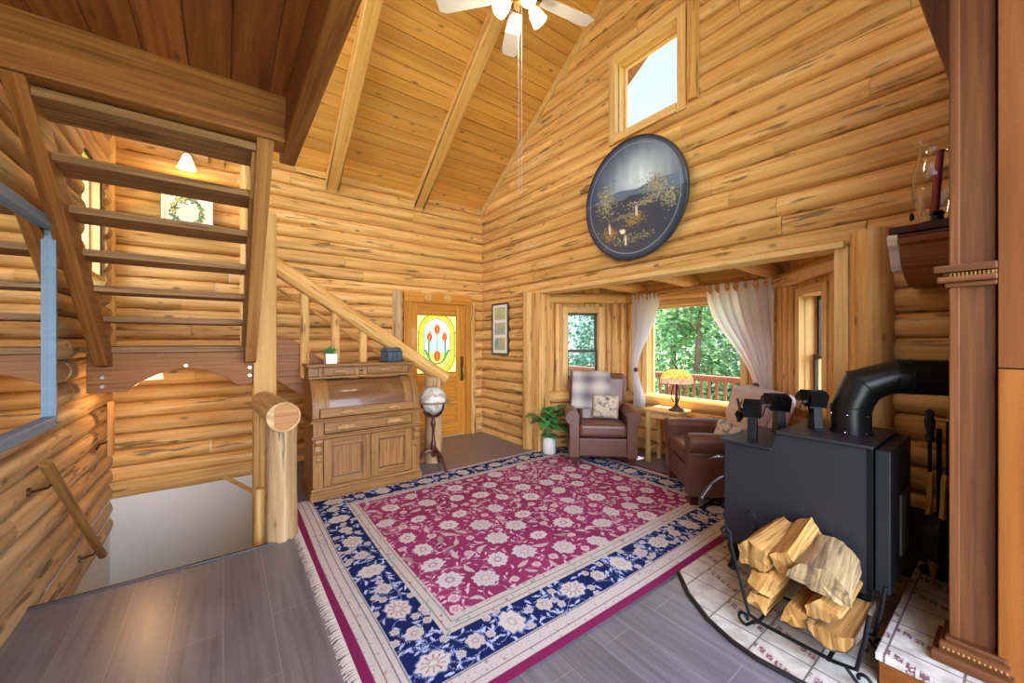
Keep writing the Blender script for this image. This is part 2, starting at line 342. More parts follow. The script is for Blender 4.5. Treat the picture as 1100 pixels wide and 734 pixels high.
def tile_mat():
    m, nt, b, N, L = new_mat('cream hearth tile')
    tc = N.new('ShaderNodeTexCoord'); sp = N.new('ShaderNodeSeparateXYZ'); L.new(tc.outputs['Object'], sp.inputs[0])
    def mth(op, a, bb, c=None):
        n = N.new('ShaderNodeMath'); n.operation = op
        for i, v in enumerate((a, bb, c)):
            if v is None: continue
            if isinstance(v, (int, float)): n.inputs[i].default_value = v
            else: L.new(v, n.inputs[i])
        return n.outputs[0]
    S = .215
    fx = mth('FRACT', mth('DIVIDE', mth('ADD', sp.outputs['X'], .04), S), None); fy = mth('FRACT', mth('DIVIDE', mth('ADD', sp.outputs['Y'], .075), S), None)
    ix = mth('FLOOR', mth('DIVIDE', mth('ADD', sp.outputs['X'], .04), S), None); iy = mth('FLOOR', mth('DIVIDE', mth('ADD', sp.outputs['Y'], .075), S), None)
    def edge(f): return mth('MINIMUM', f, mth('SUBTRACT', 1, f))
    g = mth('LESS_THAN', mth('MINIMUM', edge(fx), edge(fy)), .018)
    # a slanted band of small printed marks
    d = mth('ADD', fx, mth('MULTIPLY', fy, -.45)); par = mth('MODULO', mth('ADD', ix, mth('MULTIPLY', iy, 2)), 3)
    band = mth('LESS_THAN', mth('ABSOLUTE', mth('SUBTRACT', d, .3), None), .13)
    band = mth('MULTIPLY', band, mth('LESS_THAN', mth('ABSOLUTE', par, None), 1.5))
    rim = mth('MULTIPLY', band, mth('GREATER_THAN', mth('ABSOLUTE', mth('SUBTRACT', d, .3), None), .115))
    t = mth('FRACT', mth('MULTIPLY', fy, 5.5), None)
    vo = N.new('ShaderNodeTexVoronoi'); vo.distance = 'CHEBYCHEV'; vo.inputs['Scale'].default_value = 95; L.new(tc.outputs['Object'], vo.inputs['Vector'])
    glyph = mth('MULTIPLY', mth('GREATER_THAN', vo.outputs['Distance'], .33), mth('LESS_THAN', mth('ABSOLUTE', mth('SUBTRACT', t, .5), None), .36))
    glyph = mth('MULTIPLY', mth('MULTIPLY', band, glyph), mth('LESS_THAN', mth('ABSOLUTE', mth('SUBTRACT', d, .3), None), .085))
    nz = N.new('ShaderNodeTexNoise'); nz.inputs['Scale'].default_value = 18; nz.inputs['Detail'].default_value = 5; L.new(tc.outputs['Object'], nz.inputs['Vector'])
    r = ramp(N, [(.3, lin(170,158,142)), (.6, lin(206,196,182))]); L.new(nz.outputs['Fac'], r.inputs['Fac'])
    def over(fac, A, col):
        x = N.new('ShaderNodeMix'); x.data_type = 'RGBA'; L.new(fac, x.inputs['Factor']); L.new(A, x.inputs['A']); x.inputs['B'].default_value = col; return x.outputs['Result']
    c = over(rim, r.outputs['Color'], lin(186,172,156)); c = over(glyph, c, lin(118,74,80)); c = over(g, c, lin(112,100,92))
    L.new(c, b.inputs['Base Color']); b.inputs['Roughness'].default_value = .28; b.inputs['Specular IOR Level'].default_value = .6
    bp = N.new('ShaderNodeBump'); bp.inputs['Strength'].default_value = .4; bp.inputs['Distance'].default_value = .003; bp.invert = True; L.new(g, bp.inputs['Height']); L.new(bp.outputs[0], b.inputs['Normal'])
    return m
M['tile'] = tile_mat()
def fabric_plaid():
    m, nt, b, N, L = new_mat('grey plaid throw'); uv = N.new('ShaderNodeUVMap'); sp = N.new('ShaderNodeSeparateXYZ'); L.new(uv.outputs['UV'], sp.inputs[0])
    def stripes(o, sc):
        w = N.new('ShaderNodeMath'); w.operation = 'MULTIPLY'; L.new(o, w.inputs[0]); w.inputs[1].default_value = sc
        s = N.new('ShaderNodeMath'); s.operation = 'SINE'; L.new(w.outputs[0], s.inputs[0]); return s.outputs[0]
    a = N.new('ShaderNodeMath'); a.operation = 'ADD'; L.new(stripes(sp.outputs['X'], 22.), a.inputs[0]); L.new(stripes(sp.outputs['Y'], 26.), a.inputs[1])
    r = ramp(N, [(.0, lin(112,104,104)), (.45, lin(160,150,146)), (.6, lin(176,166,158)), (1., lin(206,194,180))])
    mr = N.new('ShaderNodeMapRange'); mr.inputs['From Min'].default_value = -2; mr.inputs['From Max'].default_value = 2; L.new(a.outputs[0], mr.inputs['Value']); L.new(mr.outputs[0], r.inputs['Fac'])
    L.new(r.outputs['Color'], b.inputs['Base Color']); b.inputs['Roughness'].default_value = .95; return m
M['plaid'] = fabric_plaid()
def fabric_print(name, base, c1, c2, scale):
    m, nt, b, N, L = new_mat(name); tc = N.new('ShaderNodeTexCoord'); vo = N.new('ShaderNodeTexVoronoi'); vo.inputs['Scale'].default_value = scale; L.new(tc.outputs['Object'], vo.inputs['Vector'])
    nz = N.new('ShaderNodeTexNoise'); nz.inputs['Scale'].default_value = scale*.8; nz.inputs['Detail'].default_value = 4; L.new(tc.outputs['Object'], nz.inputs['Vector'])
    r = ramp(N, [(.36, c1), (.46, base), (.58, base), (.68, c2)]); L.new(nz.outputs['Fac'], r.inputs['Fac']); L.new(r.outputs['Color'], b.inputs['Base Color']); b.inputs['Roughness'].default_value = .9; return m
M['print'] = fabric_print('floral cushion print', lin(206,188,162), lin(110,104,92), lin(166,120,90), 16)
M['cushion'] = fabric_print('pale taupe cushion', lin(196,178,164), lin(176,156,142), lin(206,192,178), 30)
SKY, SKYB, SUN, FANW, EXPO = 1.05, 9.6, 17.0, 14., 0.48
def W(mb, name, mat, parent, **k):
    """a part built in world coordinates under an unrotated thing"""
    l = parent.location
    mb.v = [(p[0]-l.x, p[1]-l.y, p[2]-l.z) for p in mb.v]
    return mb.build(name, mat, parent, **k)
GX, DY, LX = 3.41, 5.36, -.87
SP = .1578; Z0 = 2.13-14*SP
EAVE, SL, RIDGE = 3.62, .674, 2.27
def roofz(y): return EAVE+SL*(DY-y) if y >= RIDGE else EAVE+SL*(y-(2*RIDGE-DY))
# ------------------------------------------------------------------ log walls
def log_course(mb, P, u, n, a, b, zc, r, p, seg=9, e=.75, rough=1.):
    ln = b-a; ns = max(2, int(ln/.09)); sd = random.uniform(0, 99); v = []; uv0 = random.uniform(0, 40)
    for i in range(ns+1):
        s = a+ln*i/ns
        w = .012*rough*noise.noise((s*1.3+sd, 0, 0)); rr = p*(1+.14*rough*noise.noise((s*2.1, sd, 0)))
        for k in range(seg+1):
            th = -PI/2+PI*k/seg
            d = rr*(max(0, math.cos(th))**e)+.006*rough*noise.noise((s*5+sd, th*2, 3))
            if k in (0, seg): d = -.02
            z = zc+r*1.02*math.sin(th)+w*(1-abs(math.sin(th)))
            v.append(tuple(P[j]+u[j]*s+n[j]*d for j in (0, 1))+(z,))
    f = []; uv = []; m = seg+1; pr = PI*r*.8/seg
    for i in range(ns):
        for k in range(seg):
            f.append((i*m+k, (i+1)*m+k, (i+1)*m+k+1, i*m+k+1)); s0, s1 = a+ln*i/ns+uv0, a+ln*(i+1)/ns+uv0
            uv.append([(s0, k*pr+sd), (s1, k*pr+sd), (s1, (k+1)*pr+sd), (s0, (k+1)*pr+sd)])
    for i in (0, ns):
        f.append(tuple(range(i*m, i*m+m))); uv.append([(uv0, k*.02) for k in range(m)])
    mb.add(v, f, uv)
def log_wall(name, P, u, n, z0, z1, spans, mat, label, pf, joints=True, rough=1., e=.75):
    mb = MB(); j = math.floor((z0-Z0)/SP)
    while Z0+(j)*SP < z1:
        zc = Z0+(j+.5)*SP
        for (a, b) in spans(zc):
            if b-a < .03: continue
            cuts = [a]
            if joints:
                x = a+random.uniform(.6, 2.6)
                while x < b-.4: cuts.append(x); x += random.uniform(1.3, 3.2)
            cuts.append(b)
            for c0, c1 in zip(cuts[:-1], cuts[1:]): log_course(mb, P, u, n, c0, c1-.003, zc, SP/2, pf(zc), rough=rough, e=e)
        j += 1
    o = mb.build(name, mat, smooth=True, ang=55); return struct(o, label)
def cut(spans, a, b):
    out = []
    for s, t in spans:
        if b <= s or a >= t: out.append((s, t)); continue
        if s < a: out.append((s, a))
        if b < t: out.append((b, t))
    return out
def back_spans(z):
    sp = [(-1.0, 3.45)]
    return cut(sp, 2.06, 3.19) if z < 2.13 else sp
log_wall('wall_back', (0, DY+.06), (1, 0), (0, -1), .05, 3.7, back_spans, M['log'], 'tall honey log wall behind the stairs and the entry door', lambda z: .085 if z < 2.13 else .072, e=.62)
def right_spans(z):
    ym = DY+.1-max(0, z-SP/2-EAVE)/SL; y0 = 2*RIDGE-ym
    sp = [(y0, ym)]
    if z < 2.13: sp = cut(sp, .56, 4.06)
    if 3.68 < z < 4.56: sp = cut(sp, 1.86, 2.74)
    return sp
log_wall('wall_right', (GX+.06, 0), (0, 1), (-1, 0), -.05, 5.65, right_spans, M['log'], 'gable log wall with the round painting and the bay window opening', lambda z: .085 if z < 2.13 else .070, e=.62)
def left_spans(z):
    sp = [(-.9, 5.5)]
    if z < -.02: sp = [(min(5.4, 3.2-z*1.1-.1), 5.5)] if z > -.4 else []
    return cut(sp, 4.42, 5.12) if 1.98 < z < 3.1 else sp
log_wall('wall_left', (LX-.09, 0), (0, 1), (1, 0), -.35, 3.75, left_spans, M['logpale'], 'round log wall at the left behind the mirror', lambda z: .098, e=.62, rough=1.3)
# stairwell plaster below the logs
mb = MB(); mb.box(-1.1, 3.4, DY+.01, DY+.1, -2.6, .08); mb.box(LX-.12, LX-.02, 3.2, 5.5, -2.6, .02); mb.box(.40, .48, 3.32, 5.4, -2.6, -.065); mb.box(-1, .44, 3.2, 3.28, -2.6, -.06)
struct(mb.build('wall_stairwell', M['white']), 'white plastered stairwell wall below the logs')
struct(MB().box(-1.1, .5, 3.2, 5.5, -2.7, -2.6).build('floor_stairwell', M['white']), 'pale floor at the bottom of the stairwell')
struct(MB().box(-.86, .36, DY-.03, DY+.03, .02, .10).build('trim_1', M['beam'], bevel=.004), 'brown trim board capping the white stairwell wall')
mb = MB(); mb.prism([(-.06, .0), (.0, .0), (.36, -.31), (.30, -.31)], 1, DY-.02, DY+.01, grain=0)
struct(mb.build('trim_2', M['beam']), 'slanted trim strip on the white stairwell wall')
# ------------------------------------------------------------------ floor
mb = MB(); mb.box(-1.0, 4.8, -1.4, 3.29, -.06, 0); mb.box(.37, 3.55, 3.29, 5.5, -.06, 0); mb.box(3.55, 4.8, 3.29, 4.2, -.06, 0)
struct(mb.build('floor', M['floor']), 'dark brown plank tile floor')
struct(MB().box(-.9, .40, 3.27, 3.295, -.05, .012).build('trim_3', M['darkframe'], bevel=.004), 'dark edging strip along the stairwell opening')
# ------------------------------------------------------------------ ceiling boards
def boards(mb, O, du, dv, n, L, Wd, bw, tone=None):
    O, du, dv, n = map(Vector, (O, du, dv, n)); k = int(Wd/bw)+1; g = .005
    for i in range(k):
        v0, v1 = i*bw, (i+1)*bw
        prof = [(v0, -.012), (v0+g, 0), (v1-g, 0), (v1, -.012)]
        cuts = [0., L]
        for a, b in zip(cuts[:-1], cuts[1:]):
            vv = [O+du*s+dv*q[0]+n*q[1] for s in (a, b) for q in prof]
            o1, o2 = random.uniform(0, 30), random.uniform(0, 30)
            f = [(j, j+1, j+5, j+4) for j in range(3)]; uv = [[(a+o1, prof[j][0]+o2), (a+o1, prof[j+1][0]+o2), (b+o1, prof[j+1][0]+o2), (b+o1, prof[j][0]+o2)] for j in range(3)]
            mb.add(vv, f, uv)
c, s_ = 1/math.hypot(1, SL), SL/math.hypot(1, SL)
mb = MB(); y1 = DY+.35
boards(mb, (-1.1, y1, roofz(y1)), (1, 0, 0), (0, -c, s_), (0, -s_, -c), 4.62, (y1-RIDGE)/c, .142)
y2 = 2*RIDGE-y1
boards(mb, (-1.1, y2, roofz(y2)), (1, 0, 0), (0, c, s_), (0, s_, -c), 4.62, (y1-RIDGE)/c, .142)
struct(mb.build('ceiling', M['board']), 'sloped ceiling of knotty pine boards')
mb = MB()
mb.prism([(y1, roofz(y1)+.03), (RIDGE, roofz(RIDGE)+.03), (y2, roofz(y2)+.03), (y2, roofz(y2)+.25), (RIDGE, roofz(RIDGE)+.28), (y1, roofz(y1)+.25)], 0, -1.2, 4.5, grain=0)
struct(mb.build('roof', M['darkbeam']), 'dark brown roof overhanging outside the gable window')
for i, x in enumerate((-.06, 1.12, 2.30)):
    mb = MB(); d = .15/c
    mb.prism([(DY+.25, roofz(DY+.25)), (RIDGE, roofz(RIDGE)), (RIDGE, roofz(RIDGE)-d), (DY+.08, roofz(DY+.08)-d), (DY+.02, roofz(DY+.08)-d+.02)], 0, x-.07, x+.07, grain=1)
    struct(mb.build('ceiling_beam', M['beam'], bevel=.006), 'square fir rafter under the pine ceiling, %s' % ('hidden behind the loft', 'beside the loft', 'nearest the gable wall')[i])
struct(MB().box(-1, GX+.1, RIDGE-.08, RIDGE+.08, roofz(RIDGE)-.3, roofz(RIDGE)).build('ceiling_beam', M['beam'], bevel=.006), 'ridge beam along the top of the ceiling')
mb = MB(); d = .10   # rake trim where the ceiling meets the gable
mb.prism([(DY, roofz(DY)), (RIDGE, roofz(RIDGE)), (RIDGE, roofz(RIDGE)-d), (DY, roofz(DY)-d)], 0, GX-.03, GX+.05, grain=1)
struct(mb.build('trim_4', M['trim'], bevel=.004), 'slanted trim board where the ceiling meets the gable wall')
# ------------------------------------------------------------------ loft
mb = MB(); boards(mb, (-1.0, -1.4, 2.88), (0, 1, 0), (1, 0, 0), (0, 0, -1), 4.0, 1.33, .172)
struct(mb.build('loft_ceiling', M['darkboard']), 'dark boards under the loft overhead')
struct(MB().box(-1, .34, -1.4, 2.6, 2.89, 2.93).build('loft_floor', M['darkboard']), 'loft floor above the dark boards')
struct(MB().box(-.95, .29, 2.55, 2.72, 2.62, 2.885).build('loft_beam', M['darkbeam'], bevel=.008), 'heavy loft beam crossing above the open stairs')
struct(MB().box(.285, .372, -1.4, 2.86, 2.615, 2.95).build('loft_beam', M['darkbeam'], bevel=.006), 'loft edge beam running overhead beside the pine ceiling')
# ------------------------------------------------------------------ entry door
struct(MB().box(2.06, 2.17, DY-.05, DY+.08, 0, 2.06).build('trim_5', M['door'], bevel=.005), 'orange casing on the hinge side of the entry door')
struct(MB().box(3.085, 3.17, DY-.05, DY+.08, 0, 2.06).build('trim_6', M['door'], bevel=.005), 'orange casing on the handle side of the entry door')
hd = struct(MB().box(2.06, 3.17, DY-.06, DY+.08, 2.05, 2.19).build('trim_7', M['door'], bevel=.008), 'brown header over the entry door with two round log ends')
for x in (2.42, 2.74):
    mb = MB(); mb.tube([(x, DY-.05, 2.13), (x, DY-.085, 2.13)], [.062, .058], 14, rough=.15)
    mb.tube([(x, DY-.08, 2.13), (x, DY-.092, 2.13)], [.03, .022], 10)
    mb.build('log_end', M['beam'], hd, smooth=True)
struct(MB().log((1.97, DY-.02, 0), (1.97, DY-.02, 2.2), .075, .07).build('trim_8', M['logpale'], smooth=True), 'peeled half log standing left of the entry door')
struct(MB().log((3.22, DY-.005, 0), (3.22, DY-.005, 2.12), .05, .046).build('trim_9', M['log'], smooth=True), 'slim peeled log right of the entry door')
mb = MB(); dy = DY-.01
mb.box(2.172, 2.275, dy, dy+.05, .01, 2.058, 2); mb.box(2.935, 3.083, dy, dy+.05, .01, 2.058, 2)
mb.box(2.275, 2.935, dy, dy+.05, 1.88, 2.058, 0); mb.box(2.275, 2.935, dy, dy+.05, .84, .985, 0); mb.box(2.275, 2.935, dy, dy+.05, .01, .2, 0); mb.box(2.275, 2.935, dy, dy+.05, .5, .57, 0)
mb.box(2.57, 2.64, dy, dy+.05, .2, .84, 2)
mb.box(2.27, 2.94, dy+.02, dy+.04, .1, .9, 0)
door = struct(mb.build('door_1', M['door'], bevel=.004), 'orange wood entry door with an oval stained glass panel')
for x0 in (2.275, 2.64):
    for z0, z1 in ((.2, .5), (.57, .84)):
        MB().box(x0+.035, x0+.26, dy+.008, dy+.03, z0+.035, z1-.035, 0).build('panel', M['door'], door, bevel=.012)
# stained glass picture: tulips in an oval, amber border
NX, NZ = 150, 200; U, V = np.meshgrid(np.linspace(0, 1, NX+1), np.linspace(0, 1, NZ+1))
x = (U-.5)*.66; z = (V-.5)*.895
def L3(r, g, b): return np.array(lin(r, g, b)[:3])
A = np.zeros(U.shape+(3,)); A[:] = L3(252, 236, 150)
def put(mask, col): A[mask] = L3(*col)
qx = np.maximum(np.abs(x)-.0, 0); qz = np.maximum(np.abs(z)-.17, 0)
rr = np.hypot(qx, qz)
put((np.floor(x*14)+np.floor(z*11)) % 2 == 0, (252, 240, 176))
put(rr < .30, (238, 190, 50)); put((rr < .275), (248, 206, 70)); put(rr < .225, (252, 248, 226)); 
put((rr < .215) & (z < -.13), (250, 226, 120)); put((rr < .19) & (np.abs(z+.02) < .09) & (np.abs(x) < .12), (190, 222, 240))
for r0 in (.30, .215): put(np.abs(rr-r0) < .006, (90, 96, 70))
put((np.abs(np.hypot(x, np.maximum(np.abs(z+.02)-.14, 0))-.135) < .012) & (z < .2), (84, 128, 84))
put((np.abs(x) < .007) & (z < .17) & (z > -.2), (96, 140, 120))
for sx in (-1, 1):
    put((np.abs((x*sx-.1)-(z+.26)*.55) < .022) & (z > -.26) & (z < -.08), (92, 140, 88))
def tulip(cx, cz, s):
    dx, dz = (x-cx)/s, (z-cz)/s
    put((np.abs(dx) < .62*np.sqrt(np.clip(1-((dz+.1)/1.)**2, 0, 1))) & (dz < .9-.5*np.abs(np.abs(dx)-.3)), (196, 66, 40))
    put((np.abs(dx) < .2*np.sqrt(np.clip(1-dz**2, 0, 1))), (226, 120, 60))
tulip(0, .235, .075); tulip(-.125, .12, .068); tulip(.125, .12, .068); tulip(0, -.17, .085)
for k in range(12):
    a = k*PI/6; put((rr > .215) & (np.abs(x*math.sin(a)-z*math.cos(a)) < .004), (120, 110, 60))
put((np.abs(np.abs(x)-.325) < .008) | (np.abs(np.abs(z)-.44) < .008), (110, 100, 60))
mb = colgrid(lambda u, v: (2.275+.66*u, dy+.02, .985+.895*v), A, NX, NZ)
mg = colattr('stained glass', .25, .4, trans=True)
mb.build('stained_glass', mg, door)
mb = MB(); mb.box(2.985, 3.045, dy-.012, dy+.005, .86, 1.24); o = mb.build('handle_plate', M['brass'], door, bevel=.006)
MB().tube([(3.015, dy-.01, .92), (3.015, dy-.05, .94), (3.015, dy-.06, 1.0), (3.015, dy-.05, 1.06), (3.015, dy-.01, 1.08)], .012, 8).build('handle', M['brass'], door, smooth=True)
MB().tube([(3.015, dy-.01, 1.17), (3.015, dy-.03, 1.17)], .02, 12).build('lock', M['brass'], door, smooth=True)
# ------------------------------------------------------------------ gable posts, window and bay
struct(MB().log((GX+.01, .60, 0), (GX+.01, .60, 2.2), .118, .112, rough=.06).build('trim_10', M['log'], smooth=True), 'thick log post at the right end of the bay opening')
mb = MB(); mb.log((GX+.0, 4.12, 0), (GX+.0, 4.12, 2.15), .11, .105, rough=.06); struct(mb.build('trim_11', M['log'], smooth=True), 'log post between the framed picture and the bay')
struct(MB().box(GX-.06, GX+.14, 3.86, 4.02, 0, 2.13).build('trim_12', M['log'], bevel=.012), 'flat log post at the left edge of the bay opening')
struct(MB().box(GX-.05, GX+.16, .735, 4.0, 2.115, 2.16).build('trim_13', M['trim'], bevel=.004), 'sawn underside of the log over the bay opening')
struct(MB().box(GX+.0, GX+.14, .72, .80, 0, 2.13).build('trim_14', M['trim'], bevel=.008), 'pale board beside the thick log post')
def window(name, T, s0, s1, z0, z1, label, mat_c, rec=-.10, sill=True, sash=True, cw=.075, cin=.03, cd=-.16):
    """T maps (along, into the room, up); casing, jamb, sash and pane"""
    mb = MB()
    for a, b in ((s0-cw, s0), (s1, s1+cw)): mb.box(a, b, -.02, cin, z0-cw, z1+cw, 2, M=T)
    mb.box(s0, s1, -.02, cin, z1, z1+cw, 0, M=T); mb.box(s0, s1, -.02, cin+.02, z0-cw, z0, 0, M=T)
    for a, b in ((s0-.025, s0), (s1, s1+.025)): mb.box(a, b, cd, 0, z0, z1, 2, M=T)
    mb.box(s0-.025, s1+.025, cd, 0, z1, z1+.025, 0, M=T); mb.box(s0-.025, s1+.025, cd, 0, z0-.025, z0, 0, M=T)
    w = struct(mb.build(name, mat_c, bevel=.004), label)
    t = .032
    if sash:
        zm = z0+(z1-z0)*.42
        for k, (a, b) in enumerate(((z0, zm+.02), (zm-.02, z1))):
            r0 = rec+.012-.03*k; mb = MB()
            mb.box(s0, s0+t, r0-.015, r0+.015, a, b, M=T); mb.box(s1-t, s1, r0-.015, r0+.015, a, b, M=T); mb.box(s0+t, s1-t, r0-.015, r0+.015, a, a+t, M=T); mb.box(s0+t, s1-t, r0-.015, r0+.015, b-t, b, M=T)
            q = mb.build('sash', M['darkframe'], w, bevel=.003)
            MB().box(s0+t, s1-t, r0-.003, r0+.001, a+t, b-t, M=T).build('pane', M['glass'], q)
    else:
        mb = MB(); t = .022
        mb.box(s0, s0+t, rec-.02, rec+.02, z0, z1, M=T); mb.box(s1-t, s1, rec-.02, rec+.02, z0, z1, M=T); mb.box(s0+t, s1-t, rec-.02, rec+.02, z0, z0+t, M=T); mb.box(s0+t, s1-t, rec-.02, rec+.02, z1-t, z1, M=T)
        q = mb.build('frame', M['trim'], w, bevel=.003)
        MB().box(s0+t, s1-t, rec-.003, rec+.001, z0+t, z1-t, M=T).build('pane', M['glass'], q)
    return w
def frame(ax, ay, bx, by):
    u = Vector((bx-ax, by-ay, 0)); L = u.length; u.normalize(); n = Vector((0, 0, 1)).cross(u)
    if n.dot(Vector((3.2-ax, 2.2-ay, 0))) < 0: n = -n
    T = Matrix(((u.x, n.x, 0, ax), (u.y, n.y, 0, ay), (0, 0, 1, 0), (0, 0, 0, 1))); return T, u, n, L
BA, BB, BC, BD = (3.60, 4.00), (4.56, 3.37), (4.56, 1.50), (3.60, .74)
def bay_wall(name, A, B, w0, w1, z0, z1, posts, label, flip=False):
    T, u, n, L = frame(*A, *B); mb = MB()
    for k in range(5): log_course(mb, A, (u.x, u.y), (n.x, n.y), -.05, L+.05, .078+.157*k, .0785, .075)
    H = 2.34
    for a, b, c0, c1 in ((-.02, w0-.02, .76, H), (w1+.02, L+.02, .76, H), (w0-.02, w1+.02, z1+.02, H), (-.02, L+.02, -.05, .77), (w0-.02, w1+.02, .76, z0-.02)):
        if b > a and c1 > c0: mb.box(a, b, -.15, -.015, c0, c1, 2 if b-a < .6 else 0, M=T)
    for s, r in posts:
        mb.log(T @ Vector((s, .0, .79)), T @ Vector((s, .0, 2.0)), r, r*.95, rough=.1)
    mb.log(T @ Vector((.0, .03, 2.075)), T @ Vector((L, .03, 2.075)), .076, .072, rough=.1)
    struct(mb.build(name, M['log'], smooth=True, ang=50), label); return T, L
Tl, Ll = bay_wall('wall_bay_left', BA, BB, .30, .74, .95, 1.88, ((.06, .055), (.155, .04), (.885, .04), (.98, .06), (1.085, .05)), 'left log wall of the bay with a narrow window')
window('window_1', Tl, .30, .74, .95, 1.88, 'narrow dark sash window in the left bay wall', M['trim'])
Tc, Lc = bay_wall('wall_bay_center', BB, BC, .34, 1.50, .735, 1.93, ((.09, .06), (.20, .05), (1.63, .05), (1.73, .055)), 'log wall of the bay below the wide window')
window('window_2', Tc, .34, 1.50, .735, 1.93, 'wide window between the white curtains', M['trim'], sash=False)
Tr, Lr = bay_wall('wall_bay_right', BC, BD, .50, .89, .95, 1.88, ((.08, .06), (.19, .05), (.30, .045), (1.03, .05), (1.13, .06)), 'right log wall of the bay beside the stove')
window('window_3', Tr, .50, .89, .95, 1.88, 'narrow dark sash window in the right bay wall', M['trim'], cin=.04)
mb = MB(); mb.prism([(3.42, .60), (4.70, 1.40), (4.70, 3.46), (3.42, 4.15)], 2, 2.33, 2.36, grain=1); struct(mb.build('ceiling_bay', M['board']), 'orange board ceiling inside the bay')
mb = MB(); mb.prism([(3.5, .4), (4.82, 1.25), (4.82, 3.6), (3.5, 4.3)], 2, 2.40, 2.5, grain=1); struct(mb.build('roof_bay', M['darkbeam']), 'small roof over the bay')
for i, y in enumerate((3.16, 2.42, 1.56)):
    struct(MB().log((3.5, y+.02, 2.24), (4.58, y, 2.20), .085, .08, rough=.08).build('ceiling_beam', M['log'], smooth=True), 'log joist in the bay ceiling, %s' % ('behind the left curtain', 'above the middle of the wide window', 'above the right curtain')[i])
Tg, ug, ng, _ = frame(GX+.03, 3.0, GX+.03, 1.0)
window('window_4', Tg, 3.0-2.655, 3.0-1.945, 3.70, 4.50, 'square window high in the gable above the round painting', M['trim'], rec=-.12, sash=False, cw=.085, cin=.06)
struct(MB().log((GX-.0, 1.80, 3.66), (GX-.0, 1.80, 4.75), .06, .058).build('trim_15', M['log'], smooth=True), 'half log right of the gable window')
Tw, *_ = frame(LX-.02, 4.3, LX-.02, 5.3)
window('window_5', Tw, .15, .79, 2.06, 3.02, 'bright window in the left log wall above the landing', M['trim'], sash=False, cin=.0, cw=.03)
struct(MB().log((.20, DY-.02, 1.4), (.20, DY-.02, 3.6), .055, .05).build('trim_16', M['trim'], smooth=True), 'pale vertical log on the wall behind the open stairs')
struct(MB().log((-.90, DY-.02, 1.4), (-.90, DY-.02, 3.6), .06, .055).build('trim_17', M['trim'], smooth=True), 'pale vertical log in the corner above the landing')
# ------------------------------------------------------------------ stairs
st = thing('open_staircase', 'open riser wooden stairs climbing from the landing to the loft', 'staircase', (-.27, 4.1, 1.43))
def stringer(x0, x1):
    mb = MB(); mb.prism([(4.19, 1.28), (4.05, 1.30), (2.565, 2.618), (2.79, 2.618), (4.19, 1.40)], 0, x0, x1, grain=1); return mb
W(stringer(.15, .232), 'stringer', M['stringer'], st, bevel=.005)
W(stringer(-.755, -.68), 'stringer', M['darkbeam'], st, bevel=.005)
for k in range(1, 7):
    zb = 1.43+.19*k-.004; y = 3.93-.26*(k-1)-.0
    W(MB().box(-.70, .17, y, y+.27, zb, zb+.042, 0), 'tread', M['tread'], st, bevel=.004)
    for x in (-.72, .16): W(MB().prism([(y+.03, zb-.001), (y+.265, zb-.001), (y+.265, zb-.20), (y+.20, zb-.15)], 0, x-.03, x+.03, grain=1), 'cleat', M['stringer'], st, bevel=.002)
ld = thing('stair_landing', 'stair landing on an arched beam beside the square post', 'landing', (-.27, 4.7, 1.1))
mb = MB(); pts = [(-.82, 1.385), (-.82, 1.085), (-.60, 1.085)]
for k in range(0, 13):
    t = k/12; pts.append((-.60+.70*t, 1.085+.165*math.sin(PI*t)**.8))
pts += [(.12, 1.085), (.235, 1.085), (.235, 1.385)]
mb.prism(pts, 1, 4.2, 4.28, grain=0); W(mb, 'arched_beam', M['darkbeam'], ld, bevel=.004)
W(MB().box(-.85, .36, 4.16, 5.32, 1.388, 1.432, 0), 'deck', M['tread'], ld, bevel=.004)
for x, z in ((-.735, 1.30), (-.735, 1.2), (-.735, 1.13), (.19, 1.24), (.19, 1.17), (-.25, 1.275)):
    W(MB().tube([(x, 4.2, z), (x, 4.192, z)], .013, 10), 'bolt', M['chrome'], ld)
W(MB().box(.215, .395, 4.15, 4.33, -2.6, 2.66, 2), 'square_post', M['beam'], ld, bevel=.012)
rl = thing('log_stair_flight', 'lower stair flight along the door wall with a log handrail', 'staircase', (1.2, 4.8, 0))
for k in range(6):
    x = .40+.28*k; z = 1.43-.2043*(k+1)
    W(MB().box(x-.01, x+.29, 4.45, 5.34, z-.04, z, 1), 'tread', M['tread'], rl, bevel=.004)
W(MB().prism([(.38, 1.50), (.56, 1.50), (2.1, .28), (2.1, 0), (1.85, 0), (.38, 1.12)], 1, 4.41, 4.47, grain=0), 'stringer', M['darkbeam'], rl, bevel=.004)
W(MB().log((.33, 4.37, 2.26), (2.225, 4.37, 1.01), .085, .08, rough=.08, seg=16), 'handrail', M['log'], rl, smooth=True)
for x in (.66, .95, 1.235):
    zt = 2.27-(x-.33)*.655; W(MB().log((x, 4.39, zt-.95), (x, 4.39, zt-.03), .044, .042, rough=.08), 'baluster', M['log'], rl, smooth=True)
W(MB().log((2.07, 4.37, 0), (2.07, 4.37, 1.04), .105, .10, rough=.08), 'newel_post', M['logpale'], rl, smooth=True)
wr = MB().tube([(.4, 5.20, 2.16), (1.80, 5.20, 1.225)], .02, 8)
tag(wr.build('wall_handrail', M['log'], smooth=True), 'thin wooden handrail on the door wall behind the log handrail', 'handrail')
gr = thing('log_guard_rail', 'short stubby log guard rail at the top of the stairwell', 'railing', (.33, 3.36, 0))
W(MB().log((.350, 3.37, -.06), (.350, 3.37, .93), 0.108, .102, rough=.06), 'newel_post', M['logpale'], gr, smooth=True)
W(MB().log((.352, 3.24, .925), (.292, 4.16, .925), .108, .098, rough=.06, seg=18), 'handrail', M['logpale'], gr, smooth=True)
